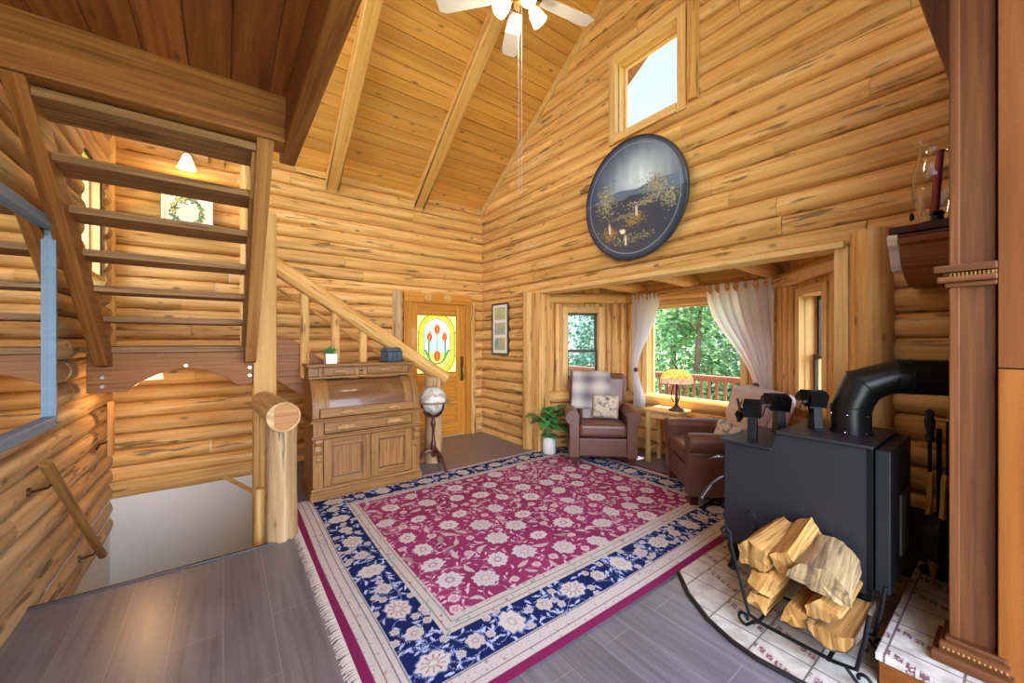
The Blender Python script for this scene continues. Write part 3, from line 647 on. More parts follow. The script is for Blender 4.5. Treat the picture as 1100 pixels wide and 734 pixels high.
W(MB().tube([(.352, 3.241, .925), (.352, 3.236, .925)], [.098, .092], 18, rough=.06), 'log_end', M['stringer'], gr)
W(MB().log((.27, 3.55, -.3), (.27, 3.55, .9), .055, .05, rough=.08), 'baluster', M['log'], gr, smooth=True)
W(MB().log((.235, 3.50, -.4), (.235, 3.50, .36), .055, .05, rough=.15), 'knee_log', M['log'], gr, smooth=True)
# grab rails on the left wall
def grab(p0, p1, label, off):
    p0, p1 = Vector(p0), Vector(p1); t = thing('grab_rail', label, 'grab rail', tuple((p0+p1)/2))
    W(MB().tube([p0, p1], .026, 12), 'bar', M['oak'], t, smooth=True)
    for k in (.12, .88):
        q = p0.lerp(p1, k); W(MB().tube([q+Vector((0, .01, -.02)), q+Vector((-.03, .01, -.05)), q+Vector((-off, .01, -.06))], .008, 6), 'bracket', M['brass'], t, smooth=True)
        W(MB().tube([q+Vector((-off-.005, .01, -.06)), q+Vector((-off+.01, .01, -.06))], .025, 10), 'bracket_plate', M['brass'], t)
grab((-.765, 3.16, .82), (-.755, 4.33, -.20), 'slanted wooden grab rail on brass brackets over the stairwell', .10)
t = thing('wall_rail', 'narrow upright brown wooden rail on the left wall past the grab rail', 'rail', (-.78, 4.71, .7))
W(MB().box(-.79, -.755, 4.66, 4.74, .50, .96, 2), 'bar', M['stringer'], t, bevel=.006)
W(MB().tube([(-.79, 4.70, .62), (-.84, 4.70, .60), (-.86, 4.70, .56)], .01, 8), 'bracket', M['brass'], t, smooth=True)
# mirror
mr = thing('framed_mirror', 'large mirror in a blue grey frame on the left log wall', 'mirror', (-.77, 2.55, 1.57))
y0, y1, z0, z1, fw_ = 1.75, 3.28, 1.0, 2.15, .048
mb = MB(); 
for p in ([(y0, z0), (y1, z0), (y1-fw_, z0+fw_), (y0+fw_, z0+fw_)], [(y0, z1), (y1, z1), (y1-fw_, z1-fw_), (y0+fw_, z1-fw_)], [(y1, z0), (y1, z1), (y1-fw_, z1-fw_), (y1-fw_, z0+fw_)], [(y0, z0), (y0, z1), (y0+fw_, z1-fw_), (y0+fw_, z0+fw_)]):
    mb.prism(p, 0, -.785, -.75)
W(mb, 'frame', M['bluegrey'], mr, bevel=.006)
mb = MB(); f2 = fw_+.012
for a, b, c_, d in ((y0+fw_-.012, y1-fw_+.012, z0+fw_-.012, z0+f2), (y0+fw_-.012, y1-fw_+.012, z1-f2, z1-fw_+.012), (y0+fw_-.012, y0+f2, z0+f2, z1-f2), (y1-f2, y1-fw_+.012, z0+f2, z1-f2)): mb.box(-.775, -.742, a, b, c_, d)
W(mb, 'bead', M['bluegrey'], mr, bevel=.003)
W(MB().box(-.776, -.77, y0+fw_, y1-fw_, z0+fw_, z1-fw_), 'mirror_glass', M['mirror'], mr)
# lamps by the stairs
def sconce(loc, label, up=False):
    t = thing('wall_lamp', label, 'lamp', loc); x, y, z = loc
    W(MB().tube([(x, y, z+.12), (x, y-.02, z+.12)], .05, 14), 'wall_plate', M['brass'], t, smooth=True)
    W(MB().tube([(x, y-.02, z+.12), (x, y-.08, z+.15), (x, y-.13, z+.14), (x, y-.14, z+.1)], .01, 8), 'arm', M['brass'], t, smooth=True)
    W(MB().lathe([(.022, .10), (.035, .085), (.05, .04), (.068, -.01), (.08, -.05), (.076, -.05), (.062, -.01), (.045, .035), (.03, .07)], 16, (x, y-.14, z)), 'shade', M['shade'], t, smooth=True)
    return t
sconce((-.30, 5.30, 3.30), 'lit glass wall lamp above the wreath picture')
t = thing('landing_lamp', 'lit glass lamp hanging under the arched landing', 'lamp', (-.52, 4.55, 1.39))
W(MB().lathe([(.0, 0), (.06, 0), (.06, -.02), (.02, -.03), (.02, -.10), (0, -.10)], 14, (-.52, 4.55, 1.387)), 'canopy', M['brass'], t, smooth=True)
W(MB().lathe([(.03, -.08), (.06, -.11), (.09, -.17), (.10, -.24), (.095, -.24), (.085, -.17), (.05, -.11)], 16, (-.52, 4.55, 1.387)), 'shade', M['shade'], t, smooth=True)
# picture on the stair wall
NX, NZ = 70, 60; U, V = np.meshgrid(np.linspace(-1, 1, NX+1), np.linspace(-1, 1, NZ+1))
A = np.zeros(U.shape+(3,)); A[:] = L3(226, 226, 218); R = np.hypot(U, V*.85); th = np.arctan2(V, U); rs = np.random.RandomState(3)
for k in range(170):
    a = rs.uniform(0, 2*PI); r = .62+rs.normal(0, .06); c0 = (r*math.cos(a), r*math.sin(a)/.85); an = rs.uniform(0, PI)
    dx, dz = U-c0[0], V-c0[1]; p = dx*math.cos(an)+dz*math.sin(an); q = -dx*math.sin(an)+dz*math.cos(an)
    col = [(96,140,120), (140,150,90), (84,120,130), (190,180,110), (60,92,80)][k % 5]; A[(np.abs(p) < .12) & (np.abs(q) < .035)] = L3(*col)
pic = thing('framed_picture', 'white framed picture of a leafy wreath behind the stair treads', 'picture', (-.30, 5.28, 2.86))
mb = MB(); mb.box(-.51, -.09, 5.28, 5.31, 2.62, 2.65); mb.box(-.51, -.09, 5.28, 5.31, 3.02, 3.05); mb.box(-.51, -.485, 5.28, 5.31, 2.65, 3.02); mb.box(-.115, -.09, 5.28, 5.31, 2.65, 3.02)
W(mb, 'frame', M['whiteglaze'], pic, bevel=.004)
W(colgrid(lambda u, v: (-.49+.38*u, 5.295, 2.64+.39*v), A, NX, NZ), 'canvas', colattr('wreath print', .8), pic)
# ------------------------------------------------------------------ rug
RX0, RX1, RY0, RY1 = .462, 3.93, 1.325, 3.965
res = .0052; nu, nv = int((RX1-RX0)/res), int((RY1-RY0)/res)
X, Y = np.meshgrid(np.linspace(RX0, RX1, nu+1), np.linspace(RY0, RY1, nv+1)); rs = np.random.RandomState(11)
FX0, FX1, FY0, FY1 = .965, 3.50, 1.825, 3.59
A = np.zeros(X.shape+(3,)); A[:] = L3(126, 32, 76)
def fbm(k, sc):
    g = rs.rand(int((RY1-RY0)*sc)+3, int((RX1-RX0)*sc)+3); yi = (Y-RY0)*sc; xi = (X-RX0)*sc; y0 = yi.astype(int); x0 = xi.astype(int); fy = yi-y0; fx = xi-x0
    return (g[y0, x0]*(1-fx)+g[y0, x0+1]*fx)*(1-fy)+(g[y0+1, x0]*(1-fx)+g[y0+1, x0+1]*fx)*fy
def inset(l, r, n, f): return (X > RX0+l) & (X < RX1-r) & (Y > RY0+n) & (Y < RY1-f)
ivory = (198, 186, 176)
def band(i0, col): A[inset(*i0)] = L3(*col)
band((.055, .05, .05, .012), ivory)
# four guard stripes and small red or green dots in the outer ivory band
b1 = inset(.055, .05, .05, .012)
B0 = (.178, .13, .165, .075); B1 = (.415, .36, .395, .30); F_ = (FX0-RX0, RX1-FX1, FY0-RY0, RY1-FY1)
dist_in = np.minimum(np.minimum(X-RX0, RX1-X), np.minimum(Y-RY0, RY1-Y))
dots = fbm(0, 88) ; A[b1 & (dots > .86)] = L3(176, 128, 128); A[b1 & (fbm(0, 92) > .86)] = L3(140, 146, 150)
def line(i, w, col):
    j = tuple(v+w for v in i); A[inset(*i) & ~inset(*j)] = L3(*col)
line((.09, .07, .085, .03), .005, (110, 90, 100)); line((.14, .10, .125, .055), .005, (90, 84, 104)); line((.168, .121, .155, .068), .004, (90, 90, 110))
navy = (20, 32, 82)
band(B0, navy); band(B1, ivory); b2 = inset(*B1)
line(tuple(v+.022 for v in B1), .005, (96, 90, 100)); line(tuple(v+.066 for v in B1), .004, (110, 100, 100))
m2 = b2 & ~inset(*F_); A[m2 & (fbm(0, 45) > .82)] = L3(150, 160, 150); A[m2 & (fbm(0, 45) > .86)] = L3(176, 120, 120)
band(F_, (146, 50, 92)); fld = inset(*F_); nav = inset(*B0) & ~inset(*B1)
A[fld] *= (.82+.4*fbm(0, 5))[fld][:, None]
def local(cx, cy, R):
    i0, i1 = max(0, int((cx-R-RX0)/res)), min(nu+1, int((cx+R-RX0)/res)+2); j0, j1 = max(0, int((cy-R-RY0)/res)), min(nv+1, int((cy+R-RY0)/res)+2); return slice(j0, j1), slice(i0, i1)
def flower(cx, cy, R, n, an, cols, region, asp=1.):
    sl = local(cx, cy, R*1.25); dx, dy_ = X[sl]-cx, Y[sl]-cy; p = dx*math.cos(an)+dy_*math.sin(an); q = (-dx*math.sin(an)+dy_*math.cos(an))*asp
    r = np.hypot(p, q)/R; t = np.arctan2(q, p); edge = .90+.07*np.cos(n*t)+.05*np.cos((n//2+1)*t+cx*9); reg = region[sl]; a = A[sl]
    a[reg & (r < edge+.10)] = L3(*cols[3]) if cols[3] else a[reg & (r < edge+.10)]
    a[reg & (r < edge)] = L3(*cols[0]); a[reg & (r < edge*.74) & (np.cos(n*t) > .72)] = L3(*cols[1])
    a[reg & (r < .36)] = L3(*cols[2]); a[reg & (r < .2)] = L3(*cols[0])
def leaf(cx, cy, R, an, col, region, bend=.5):
    sl = local(cx, cy, R*1.1); dx, dy_ = X[sl]-cx, Y[sl]-cy; p = (dx*math.cos(an)+dy_*math.sin(an))/R; q = (-dx*math.sin(an)+dy_*math.cos(an))/R-bend*(p*p-.3)*.6
    A[sl][region[sl] & (np.abs(q) < .30*(1-p*p)*(1-.35*p))] = L3(*col)
def vine(x0, y0, a, n, col, region, w=.004, cs=.5, lc=(212, 182, 194)):
    x, y = x0, y0; k = rs.uniform(-cs, cs)
    for i in range(n):
        k = np.clip(k+rs.normal(0, .16), -.55, .55); a += k*.35; x += .012*math.cos(a); y += .012*math.sin(a)
        sl = local(x, y, w*2.2); A[sl][region[sl] & (np.hypot(X[sl]-x, Y[sl]-y) < w)] = L3(*col)
        if i % 7 == 3: leaf(x+.02*math.cos(a+1.4), y+.02*math.sin(a+1.4), .022, a+1.0*rs.choice([-1, 1]), lc, region)
for k in range(150): vine(rs.uniform(FX0, FX1), rs.uniform(FY0, FY1), rs.uniform(0, 6.3), 40, (186, 130, 152), fld)
def scatter(x0, x1, y0, y1, n, dmin, pts, tries=6000):
    out = []
    for _ in range(tries):
        if len(out) >= n: break
        x, y, = rs.uniform(x0, x1), rs.uniform(y0, y1)
        if all((x-a)**2+(y-b)**2 > (dmin*.5+r)**2 for a, b, r in pts): pts.append((x, y, dmin*.5)); out.append((x, y))
    return out
pts = []
G1 = ((212, 202, 200), (188, 176, 176), (176, 130, 146), (160, 76, 110)); G2 = ((204, 194, 194), (166, 164, 172), (196, 170, 150), None)
for x, y in scatter(FX0+.06, FX1-.06, FY0+.06, FY1-.06, 54, .205, pts): flower(x, y, rs.uniform(.072, .094), rs.choice([10, 11, 13]), rs.uniform(0, 3), G1 if rs.rand() < .6 else G2, fld, rs.choice([1., 1.25]))
for x, y in scatter(FX0+.03, FX1-.03, FY0+.03, FY1-.03, 170, .085, pts): 
    if rs.rand() < .45: flower(x, y, rs.uniform(.030, .042), rs.choice([5, 6, 7]), rs.uniform(0, 3), ((216, 188, 190), (176, 140, 150), (190, 90, 116), None), fld)
    else: leaf(x, y, rs.uniform(.045, .07), rs.uniform(0, 6.3), (198, 176, 176) if rs.rand() < .7 else (166, 142, 140), fld, rs.uniform(-.8, .8))
for x, y in scatter(FX0, FX1, FY0, FY1, 620, .040, pts): leaf(x, y, rs.uniform(.015, .028), rs.uniform(0, 6.3), (222, 190, 204) if rs.rand() < .7 else (196, 150, 166), fld, rs.uniform(-.5, .5))
# navy border
def ring(s):
    cx0, cx1, cy0, cy1 = RX0+.297, RX1-.245, RY0+.28, RY1-.188; per = [(cx1-cx0), (cy1-cy0), (cx1-cx0), (cy1-cy0)]; s %= sum(per)
    if s < per[0]: return cx0+s, cy0, 0.
    s -= per[0]
    if s < per[1]: return cx1, cy0+s, PI/2
    s -= per[1]
    if s < per[2]: return cx1-s, cy1, PI
    return cx0, cy1-(s-per[2]), -PI/2
per = 2*((RX1-.245-RX0-.297)+(RY1-.188-RY0-.28))
for k in range(240):
    x, y, a = ring(rs.uniform(0, per)); vine(x+rs.normal(0, .05), y+rs.normal(0, .05), rs.uniform(0, 6.3), 22, (150, 162, 196), nav, .0032, lc=(176, 186, 216))
n = 46
for k in range(n):
    x, y, a = ring(k*per/n); big = k % 2 == 0
    if big: flower(x, y, .088, 10, a+(PI/2 if k % 4 else 0), ((206, 196, 186), (198, 184, 174) if k % 4 else (156, 92, 100), (180, 166, 156), (96, 112, 160)), nav, 1.25)
    else: flower(x, y, .052, 7, a, ((198, 186, 178), (188, 174, 168), (176, 142, 136), None), nav)
pts = [(*ring(k*per/n)[:2], .085 if k % 2 == 0 else .05) for k in range(n)]
for k in range(900):
    x, y, a = ring(rs.uniform(0, per)); d = rs.uniform(-.115, .115); x += d*abs(math.sin(a)); y += d*abs(math.cos(a))
    if all((x-p)**2+(y-q)**2 > (r+.017)**2 for p, q, r in pts):
        pts.append((x, y, .016))
        if rs.rand() < .45: flower(x, y, .027, 6, rs.uniform(0, 3), ((190, 180, 178), (180, 168, 168), (170, 140, 136), None), nav)
        else: leaf(x, y, .027, rs.uniform(0, 6.3), (182, 192, 226), nav, rs.uniform(-.8, .8))
A *= (.92+.16*rs.rand(*X.shape))[..., None]
rug = thing('persian_rug', 'large crimson and navy floral rug with ivory borders on the floor', 'rug', (2.2, 2.6, .0))
def rugz(x, y): return .012+.0015*noise.noise((x*2, y*2, 0))
o = W(colgrid(lambda u, v: (RX0+(RX1-RX0)*u+.006*math.sin(v*9), RY0+(RY1-RY0)*v+.008*math.sin(u*8+1), rugz(u*3, v*3)), A, nu, nv), 'pile', colattr('rug wool', .95, .15, .5), rug)
mb = MB(); mb.box(RX0+.02, RX1-.03, RY0+.03, RY1-.03, .001, .010); W(mb, 'backing', M['fringe'], rug)
mb = MB(); y = RY0+.01
while y < RY1-.02:
    w = random.uniform(.006, .012); l = random.uniform(.028, .046); sk = random.uniform(-.012, .012); y2_ = y+w
    mb.add([(RX0+.012, y, .014), (RX0+.012, y2_, .014), (RX0-l*.5, y2_+sk*.5, .012), (RX0-l*.5, y+sk*.5, .012), (RX0-l, y2_+sk, .003), (RX0-l, y+sk, .003)], [(0, 1, 2, 3), (3, 2, 4, 5)]); y = y2_+.001
W(mb, 'fringe', M['fringe'], rug)
# ------------------------------------------------------------------ roll top desk (local: x along front, y back, z up)
dk = thing('rolltop_desk', 'antique oak rolltop desk with cabinet doors below the stair handrail', 'desk', (.648, 3.885, .013))
DW, DD = 1.03, .46
mb = MB(); mb.box(-.02, DW+.02, -.025, DD, 0, .085, 0); mb.box(-.012, DW+.012, -.014, DD, .085, .11, 0); mb.build('plinth', M['oak'], dk, bevel=.006)
mb = MB(); mb.box(.0, .03, .0, DD, .1, .72, 2); mb.box(DW-.03, DW, .0, DD, .1, .72, 2); mb.box(.03, DW-.03, DD-.02, DD, .1, .72, 0); mb.box(.03, DW-.03, .03, DD-.02, .69, .72, 0)
mb.box(.0, .085, -.008, .02, .11, .565, 2); mb.box(DW-.085, DW, -.008, .02, .11, .565, 2); mb.box(.03, DW-.03, .01, .03, .105, .58, 0)
mb.build('carcass', M['oak'], dk, bevel=.003)
for x0, x1 in ((.09, .512), (.518, .94)):
    mb = MB(); mb.box(x0, x0+.075, -.014, .008, .125, .555, 2); mb.box(x1-.075, x1, -.014, .008, .125, .555, 2); mb.box(x0+.075, x1-.075, -.014, .008, .125, .19, 0); mb.box(x0+.075, x1-.075, -.014, .008, .49, .555, 0)
    d = mb.build('cabinet_door', M['oak'], dk, bevel=.004)
    MB().box(x0+.07, x1-.07, -.004, .006, .185, .495, 2).build('door_panel', M['oak'], d)
    mb = MB()
    for a, b, c_, e in ((x0+.075, x1-.075, .19, .205), (x0+.075, x1-.075, .475, .49), (x0+.075, x0+.09, .205, .475), (x1-.09, x1-.075, .205, .475)): mb.box(a, b, -.012, .0, c_, e)
    mb.build('door_moulding', M['walnut'], d, bevel=.004)
MB().tube([(.515, -.016, .36), (.515, -.02, .36)], .012, 10).build('keyhole_plate', M['brass'], dk)
for x in (.045, DW-.045):
    mb = MB(); prof = [(0, .565), (-.045, .565), (-.05, .54), (-.04, .515), (-.022, .505), (-.03, .485), (-.034, .46), (-.022, .43), (0, .415)]
    mb.prism([(p, z) for p, z in prof], 0, x-.032, x+.032, grain=2); mb.prism([(-.0, .40), (-.014, .39), (-.02, .37), (-.014, .35), (0, .34)], 0, x-.022, x+.022, grain=2)
    mb.build('corbel', M['oak'], dk, bevel=.004)
def leafpull(parent, x, y, z, s=1.):
    mb = MB()
    for k in range(-2, 3):
        mb.ball((x+k*.028*s, y-.018, z+.006*abs(k)*s-.004*k*k*s), .021*s, .014, (.026-.003*abs(k))*s, 8, 6)
    mb.ball((x, y-.022, z-.01*s), .05*s, .012, .012*s, 10, 6)
    mb.build('leaf_pull', M['pull'], parent, smooth=True)
mb = MB(); mb.box(-.012, DW+.012, -.03, .05, .565, .585, 0); mb.box(-.005, DW+.005, -.018, DD, .585, .60, 0); mb.build('lower_moulding', M['oak'], dk, bevel=.005)
for x in (0, DW-.09): MB().box(x, x+.09, -.02, .03, .60, .715, 2).build('drawer_stile', M['oak'], dk, bevel=.004)
d = MB().box(.095, DW-.095, -.022, .03, .608, .708, 0).build('wide_drawer', M['oak'], dk, bevel=.006)
leafpull(d, .28, -.022, .66, 1.1); leafpull(d, .75, -.022, .66, 1.1)
mb = MB(); mb.box(-.03, DW+.03, -.055, DD, .715, .735, 0); mb.box(-.02, DW+.02, -.04, DD, .735, .748, 0); mb.build('writing_ledge', M['oak'], dk, bevel=.006)
# roll: side panels with a quarter round front, curved front between
def arc(n=14, inset_=0.):
    return [(.245-(.235-inset_)*math.cos(t), .79+(.315-inset_)*math.sin(t)) for t in [PI/2*k/n for k in range(n+1)]]
for x0, x1 in ((.0, .06), (DW-.06, DW)):
    mb = MB(); poly = [(.01, .748)]+arc()+[(DD, 1.105), (DD, .748)]; mb.prism(poly, 0, x0, x1, grain=2); mb.build('roll_side', M['oak'], dk, bevel=.004)
for x0, x1 in ((.06, .15), (DW-.15, DW-.06)):
    mb = MB(); a = arc(14, .012); b = arc(14, .035); mb.prism([(.022, .835)]+a[3:]+b[3:][::-1], 0, x0, x1, grain=2); mb.build('roll_stile', M['oak'], dk, smooth=True)
mb = MB(); a = arc(20, .02); b = arc(20, .04); mb.prism(a[2:]+b[2:][::-1], 0, .15, DW-.15, grain=0); mb.build('roll_front', M['walnut'], dk, smooth=True, ang=30)
d = MB().box(.065, DW-.065, .0, .03, .752, .835, 0).build('roll_drawer', M['oak'], dk, bevel=.006)
leafpull(d, .30, .0, .797, .85); leafpull(d, .745, .0, .797, .85)
mb = MB(); mb.box(.0, DW, .20, DD, 1.10, 1.12, 0); mb.box(0, .03, .215, DD, 1.12, 1.215, 2); mb.box(DW-.03, DW, .215, DD, 1.12, 1.215, 2); mb.box(.03, DW-.03, .24, DD, 1.12, 1.21, 0)
for x in (.11, .445, .53, DW-.1): mb.box(x-.018, x+.018, .222, .26, 1.12, 1.215, 2)
mb.build('gallery', M['oak'], dk, bevel=.003)
for x0, x1, s in ((.13, .425, .75), (.463, .512, .0), (.548, DW-.12, .75)):
    d = MB().box(x0, x1, .215, .26, 1.13, 1.205, 0).build('gallery_drawer', M['oak'], dk, bevel=.005)
    if s: leafpull(d, (x0+x1)/2, .215, 1.168, s)
    else: MB().ball(((x0+x1)/2, .205, 1.165), .012, seg=8, rings=6).build('knob', M['mahogany'], d, smooth=True)
mb = MB(); mb.box(-.02, DW+.02, .185, DD, 1.215, 1.24, 0); mb.box(-.01, DW+.01, .2, DD, 1.203, 1.215, 0); mb.build('desk_top', M['oak'], dk, bevel=.006)
DT = 1.253
# small plant in a white square pot on the desk
pt = thing('potted_succulent', 'small leafy plant in a white square pot on the desk', 'plant', (.86, 4.18, DT))
mb = MB(); mb.prism([(-.048, 0), (.048, 0), (.055, .10), (.047, .10), (.043, .02), (-.043, .02), (-.047, .10), (-.055, .10)], 1, -.05, .05); mb.box(-.05, .05, -.052, -.044, 0, .10); mb.box(-.05, .05, .044, .052, 0, .10); mb.build('pot', M['whiteglaze'], pt, bevel=.003)
MB().box(-.045, .045, -.044, .044, .05, .088).build('soil', M['soil'], pt)
mb = MB(); rs2 = random.Random(5)
def blade_leaf(mb, p, d, L, w, curl=.3, nseg=4):
    p = Vector(p); d = Vector(d).normalized(); sd = d.cross(Vector((0, 0, 1)))
    sd = (Vector((1, 0, 0)) if sd.length < .05 else sd).normalized(); up = sd.cross(d).normalized(); v = []; f = []
    for i in range(nseg+1):
        t = i/nseg; c0 = p+d*L*t-up*L*curl*t*t*.6+Vector((0, 0, -L*curl*t*t*.4)); ww = w*math.sin(PI*min(1, .08+t*.9))**.8
        v += [c0-sd*ww+up*ww*.35, c0, c0+sd*ww+up*ww*.35]
    for i in range(nseg): f += [(i*3, i*3+1, i*3+4, i*3+3), (i*3+1, i*3+2, i*3+5, i*3+4)]
    mb.add(v, f)
for k in range(70):
    a = rs2.uniform(0, 6.3); e = rs2.uniform(.2, 1.4); blade_leaf(mb, (rs2.uniform(-.03, .03), rs2.uniform(-.03, .03), .085+rs2.uniform(0, .03)), (math.cos(a)*math.cos(e), math.sin(a)*math.cos(e), math.sin(e)), rs2.uniform(.05, .085), .011)
mb.build('foliage', M['succulent'], pt, smooth=True, solid=.0015)
# tin box on the desk
tb = thing('tin_box', 'blue grey embossed tin box standing on the desk by the handrail', 'box', (1.46, 4.13, DT), .25)
mb = MB(); w2, d2, h2 = .09, .065, .115
mb.box(-w2, w2, -d2, d2, .012, h2); mb.prism([(-d2, h2), (d2, h2), (d2*.75, h2+.03), (d2*.3, h2+.042), (-d2*.3, h2+.042), (-d2*.75, h2+.03)], 0, -w2, w2); mb.build('body', M['tin'], tb, bevel=.004)
mb = MB(); mb.box(-w2-.01, w2+.01, -d2-.01, d2+.01, 0, .014); mb.box(-w2-.004, w2+.004, -d2-.004, d2+.004, h2-.006, h2+.004)
for x in (-w2, -.026, .026, w2): mb.box(x-.004, x+.004, -d2-.004, -d2+.004, .012, h2)
for z in (.036, .060): mb.box(-w2, w2, -d2-.003, -d2+.003, z-.003, z+.003)
mb.build('bands', M['tindark'], tb, bevel=.002)
MB().tube([(w2+.005, 0, .085), (w2+.02, 0, .07), (w2+.02, 0, .045), (w2+.005, 0, .03)], .006, 8).build('side_handle', M['tindark'], tb, smooth=True)
# ------------------------------------------------------------------ globe on stand
gl = thing('globe', 'pale globe on a dark three legged stand in front of the log newel', 'globe', (1.93, 4.08, 0), .3)
gm, nt, b, N, L = new_mat('pale globe map')
tc = N.new('ShaderNodeTexCoord'); nz = N.new('ShaderNodeTexNoise'); nz.inputs['Scale'].default_value = 9; nz.inputs['Detail'].default_value = 5; L.new(tc.outputs['Object'], nz.inputs['Vector'])
r = ramp(N, [(.42, lin(204,206,200)), (.52, lin(214,212,202)), (.56, lin(176,160,140)), (.7, lin(196,178,152))]); L.new(nz.outputs['Fac'], r.inputs['Fac']); L.new(r.outputs['Color'], b.inputs['Base Color']); b.inputs['Roughness'].default_value = .3
MB().ball((0, 0, .80), .155, seg=28, rings=18).build('sphere', gm, gl, smooth=True)
mb = MB(); mb.lathe([(.162, .775), (.195, .775), (.195, .79), (.162, .79), (.162, .775)], 32); mb.build('horizon_ring', M['oak'], gl, smooth=True, ang=30)
mb = MB()
for a0 in (0, PI/2):
    pts = [(.172*math.cos(a)*math.cos(a0), .172*math.cos(a)*math.sin(a0), .785+.172*math.sin(a)) for a in [PI+PI*k/16 for k in range(17)]]; mb.tube(pts, .012, 8)
mb.build('cradle', M['mahogany'], gl, smooth=True)
mb = MB(); mb.lathe([(0, .62), (.02, .62), (.024, .60), (.016, .58), (.026, .55), (.03, .52), (.018, .48), (.015, .40), (.02, .34), (.03, .30), (.034, .26), (.026, .22), (.03, .19), (.02, .15), (0, .15)], 16); mb.build('column', M['mahogany'], gl, smooth=True)
for k in range(3):
    a = 2*PI*k/3+.5; pts = []
    for t in [i/9 for i in range(10)]:
        rr = .02+.20*t; z = .21-.02*t-.17*t**1.6+.045*math.sin(PI*t); pts.append((rr*math.cos(a), rr*math.sin(a), max(.018, z)))
    pts.append((.235*math.cos(a), .235*math.sin(a), .018)); MB().tube(pts, [.022-.007*i/10 for i in range(10)]+[.017], 8).build('leg', M['mahogany'], gl, smooth=True)
# ------------------------------------------------------------------ armchairs (local: x across, y back, z up)
def armchair(name, label, loc, rz, bmat, dep=0., tl=.18):
    t = thing(name, label, 'armchair', loc, rz)
    MB().box(-.285, .285, .03, .60+dep, .085, .315).build('base', M['leather'], t, bevel=.02)
    MB().box(-.282, .282, .012, .05, .10, .31).build('front_panel', M['leather'], t, bevel=.014)
    o = MB().box(-.280, .280, -.005, .48+dep, .325, .485).build('seat_cushion', M['leather'], t, bevel=.045); o.modifiers['bevel'].segments = 4
    for s in (-1, 1):
        prof = [(s*.275, .085), (s*.275, .56)]
        cx, cz, R = s*.355, .555, .088
        for k in range(0, 17):
            a = PI*.93-PI*1.32*k/16; prof.append((cx+s*R*math.cos(a), cz+R*math.sin(a)))
        prof += [(s*.395, .45), (s*.385, .30), (s*.40, .085)]
        mb = MB(); mb.prism(prof, 1, .0, .60+dep, grain=1); a_ = mb.build('arm', M['leather'], t, bevel=.012, smooth=True, ang=45)
        f = [(p[0]*.985+s*.006, p[1]*.985+.006) for p in prof]; MB().prism(f, 1, -.012, .004, grain=2).build('arm_front', M['leather'], a_, bevel=.006, smooth=True, ang=45)
        for y in (.045, .56+dep): MB().prism([(s*.335-.035, 0), (s*.335+.035, 0), (s*.335+.045, .09), (s*.335-.045, .09)], 1, y-.035, y+.035, grain=2).build('leg', M['mahogany'], t, bevel=.004)
    Tb = Matrix.Translation((0, .425+dep, .40)) @ Matrix.Rotation(-tl, 4, 'X')
    ow = [(-.27, -.12), (.27, -.12), (.275, .22), (.36, .29), (.385, .60), (.34, .66), (-.34, .66), (-.385, .60), (-.36, .29), (-.275, .22)]
    o = MB().prism(ow, 1, .02, .17, grain=2, M=Tb).build('backrest', bmat, t, bevel=.035, smooth=True); o.modifiers['bevel'].segments = 4
    o = MB().prism([(p*.93, q*.93+.01) for p, q in ow], 1, -.07, .05, grain=2, M=Tb).build('back_cushion', bmat, t, bevel=.05, smooth=True); o.modifiers['bevel'].segments = 4
    return t, Tb
a1 = math.atan2(.736, .677)-PI/2
c1, Tb1 = armchair('armchair', 'brown leather armchair with a plaid throw over its back, beside the potted fiddle plant', (3.58, 2.98, .014), a1, M['leather'])
a2 = math.atan2(-.70, .714)-PI/2
c2, Tb2 = armchair('armchair', 'brown leather armchair turned sideways behind the black stove', (3.585, 2.06, .014), a2, M['sheenleather'], .12, .30)
def pillow(name, label, Mw, w, h, d, mat, cat='cushion'):
    mb = MB(); n = 14
    for sg in (-1, 1):
        def fn(u, v, sg=sg):
            x, y = u*2-1, v*2-1; k = max(0, (1-x**4)*(1-y**4))**.45
            pin = 1-.06*(1-abs(x*y)); wob = .004*noise.noise((x*2, y*2, sg))
            return tuple(Mw @ Vector((x*w/2*(1-.05*(1-y*y)), sg*(d/2*k+wob*k), y*h/2*(1-.05*(1-x*x)))))
        mb.grid(fn, n, n)
    loc = Mw.translation; mb.v = [(p[0]-loc.x, p[1]-loc.y, p[2]-loc.z) for p in mb.v]
    o = mb.build(name, mat, None, smooth=True, ang=80, weld=True); o.location = loc; tag(o, label, cat); return o
bpy.context.view_layer.update()
W1, W2_ = c1.matrix_world.copy(), c2.matrix_world.copy()
pillow('throw_pillow', 'square floral print cushion on the armchair with the plaid throw', W1 @ Matrix.Translation((.075, .345, .635)) @ Matrix.Rotation(-.30, 4, 'X') @ Matrix.Rotation(.06, 4, 'Y'), .34, .30, .13, M['print'])
pillow('throw_pillow', 'small patterned cushion on the armchair behind the stove', W2_ @ Matrix.Translation((.17, .40, .60)) @ Matrix.Rotation(-.3, 4, 'X') @ Matrix.Rotation(.5, 4, 'Z'), .26, .22, .1, M['print'])
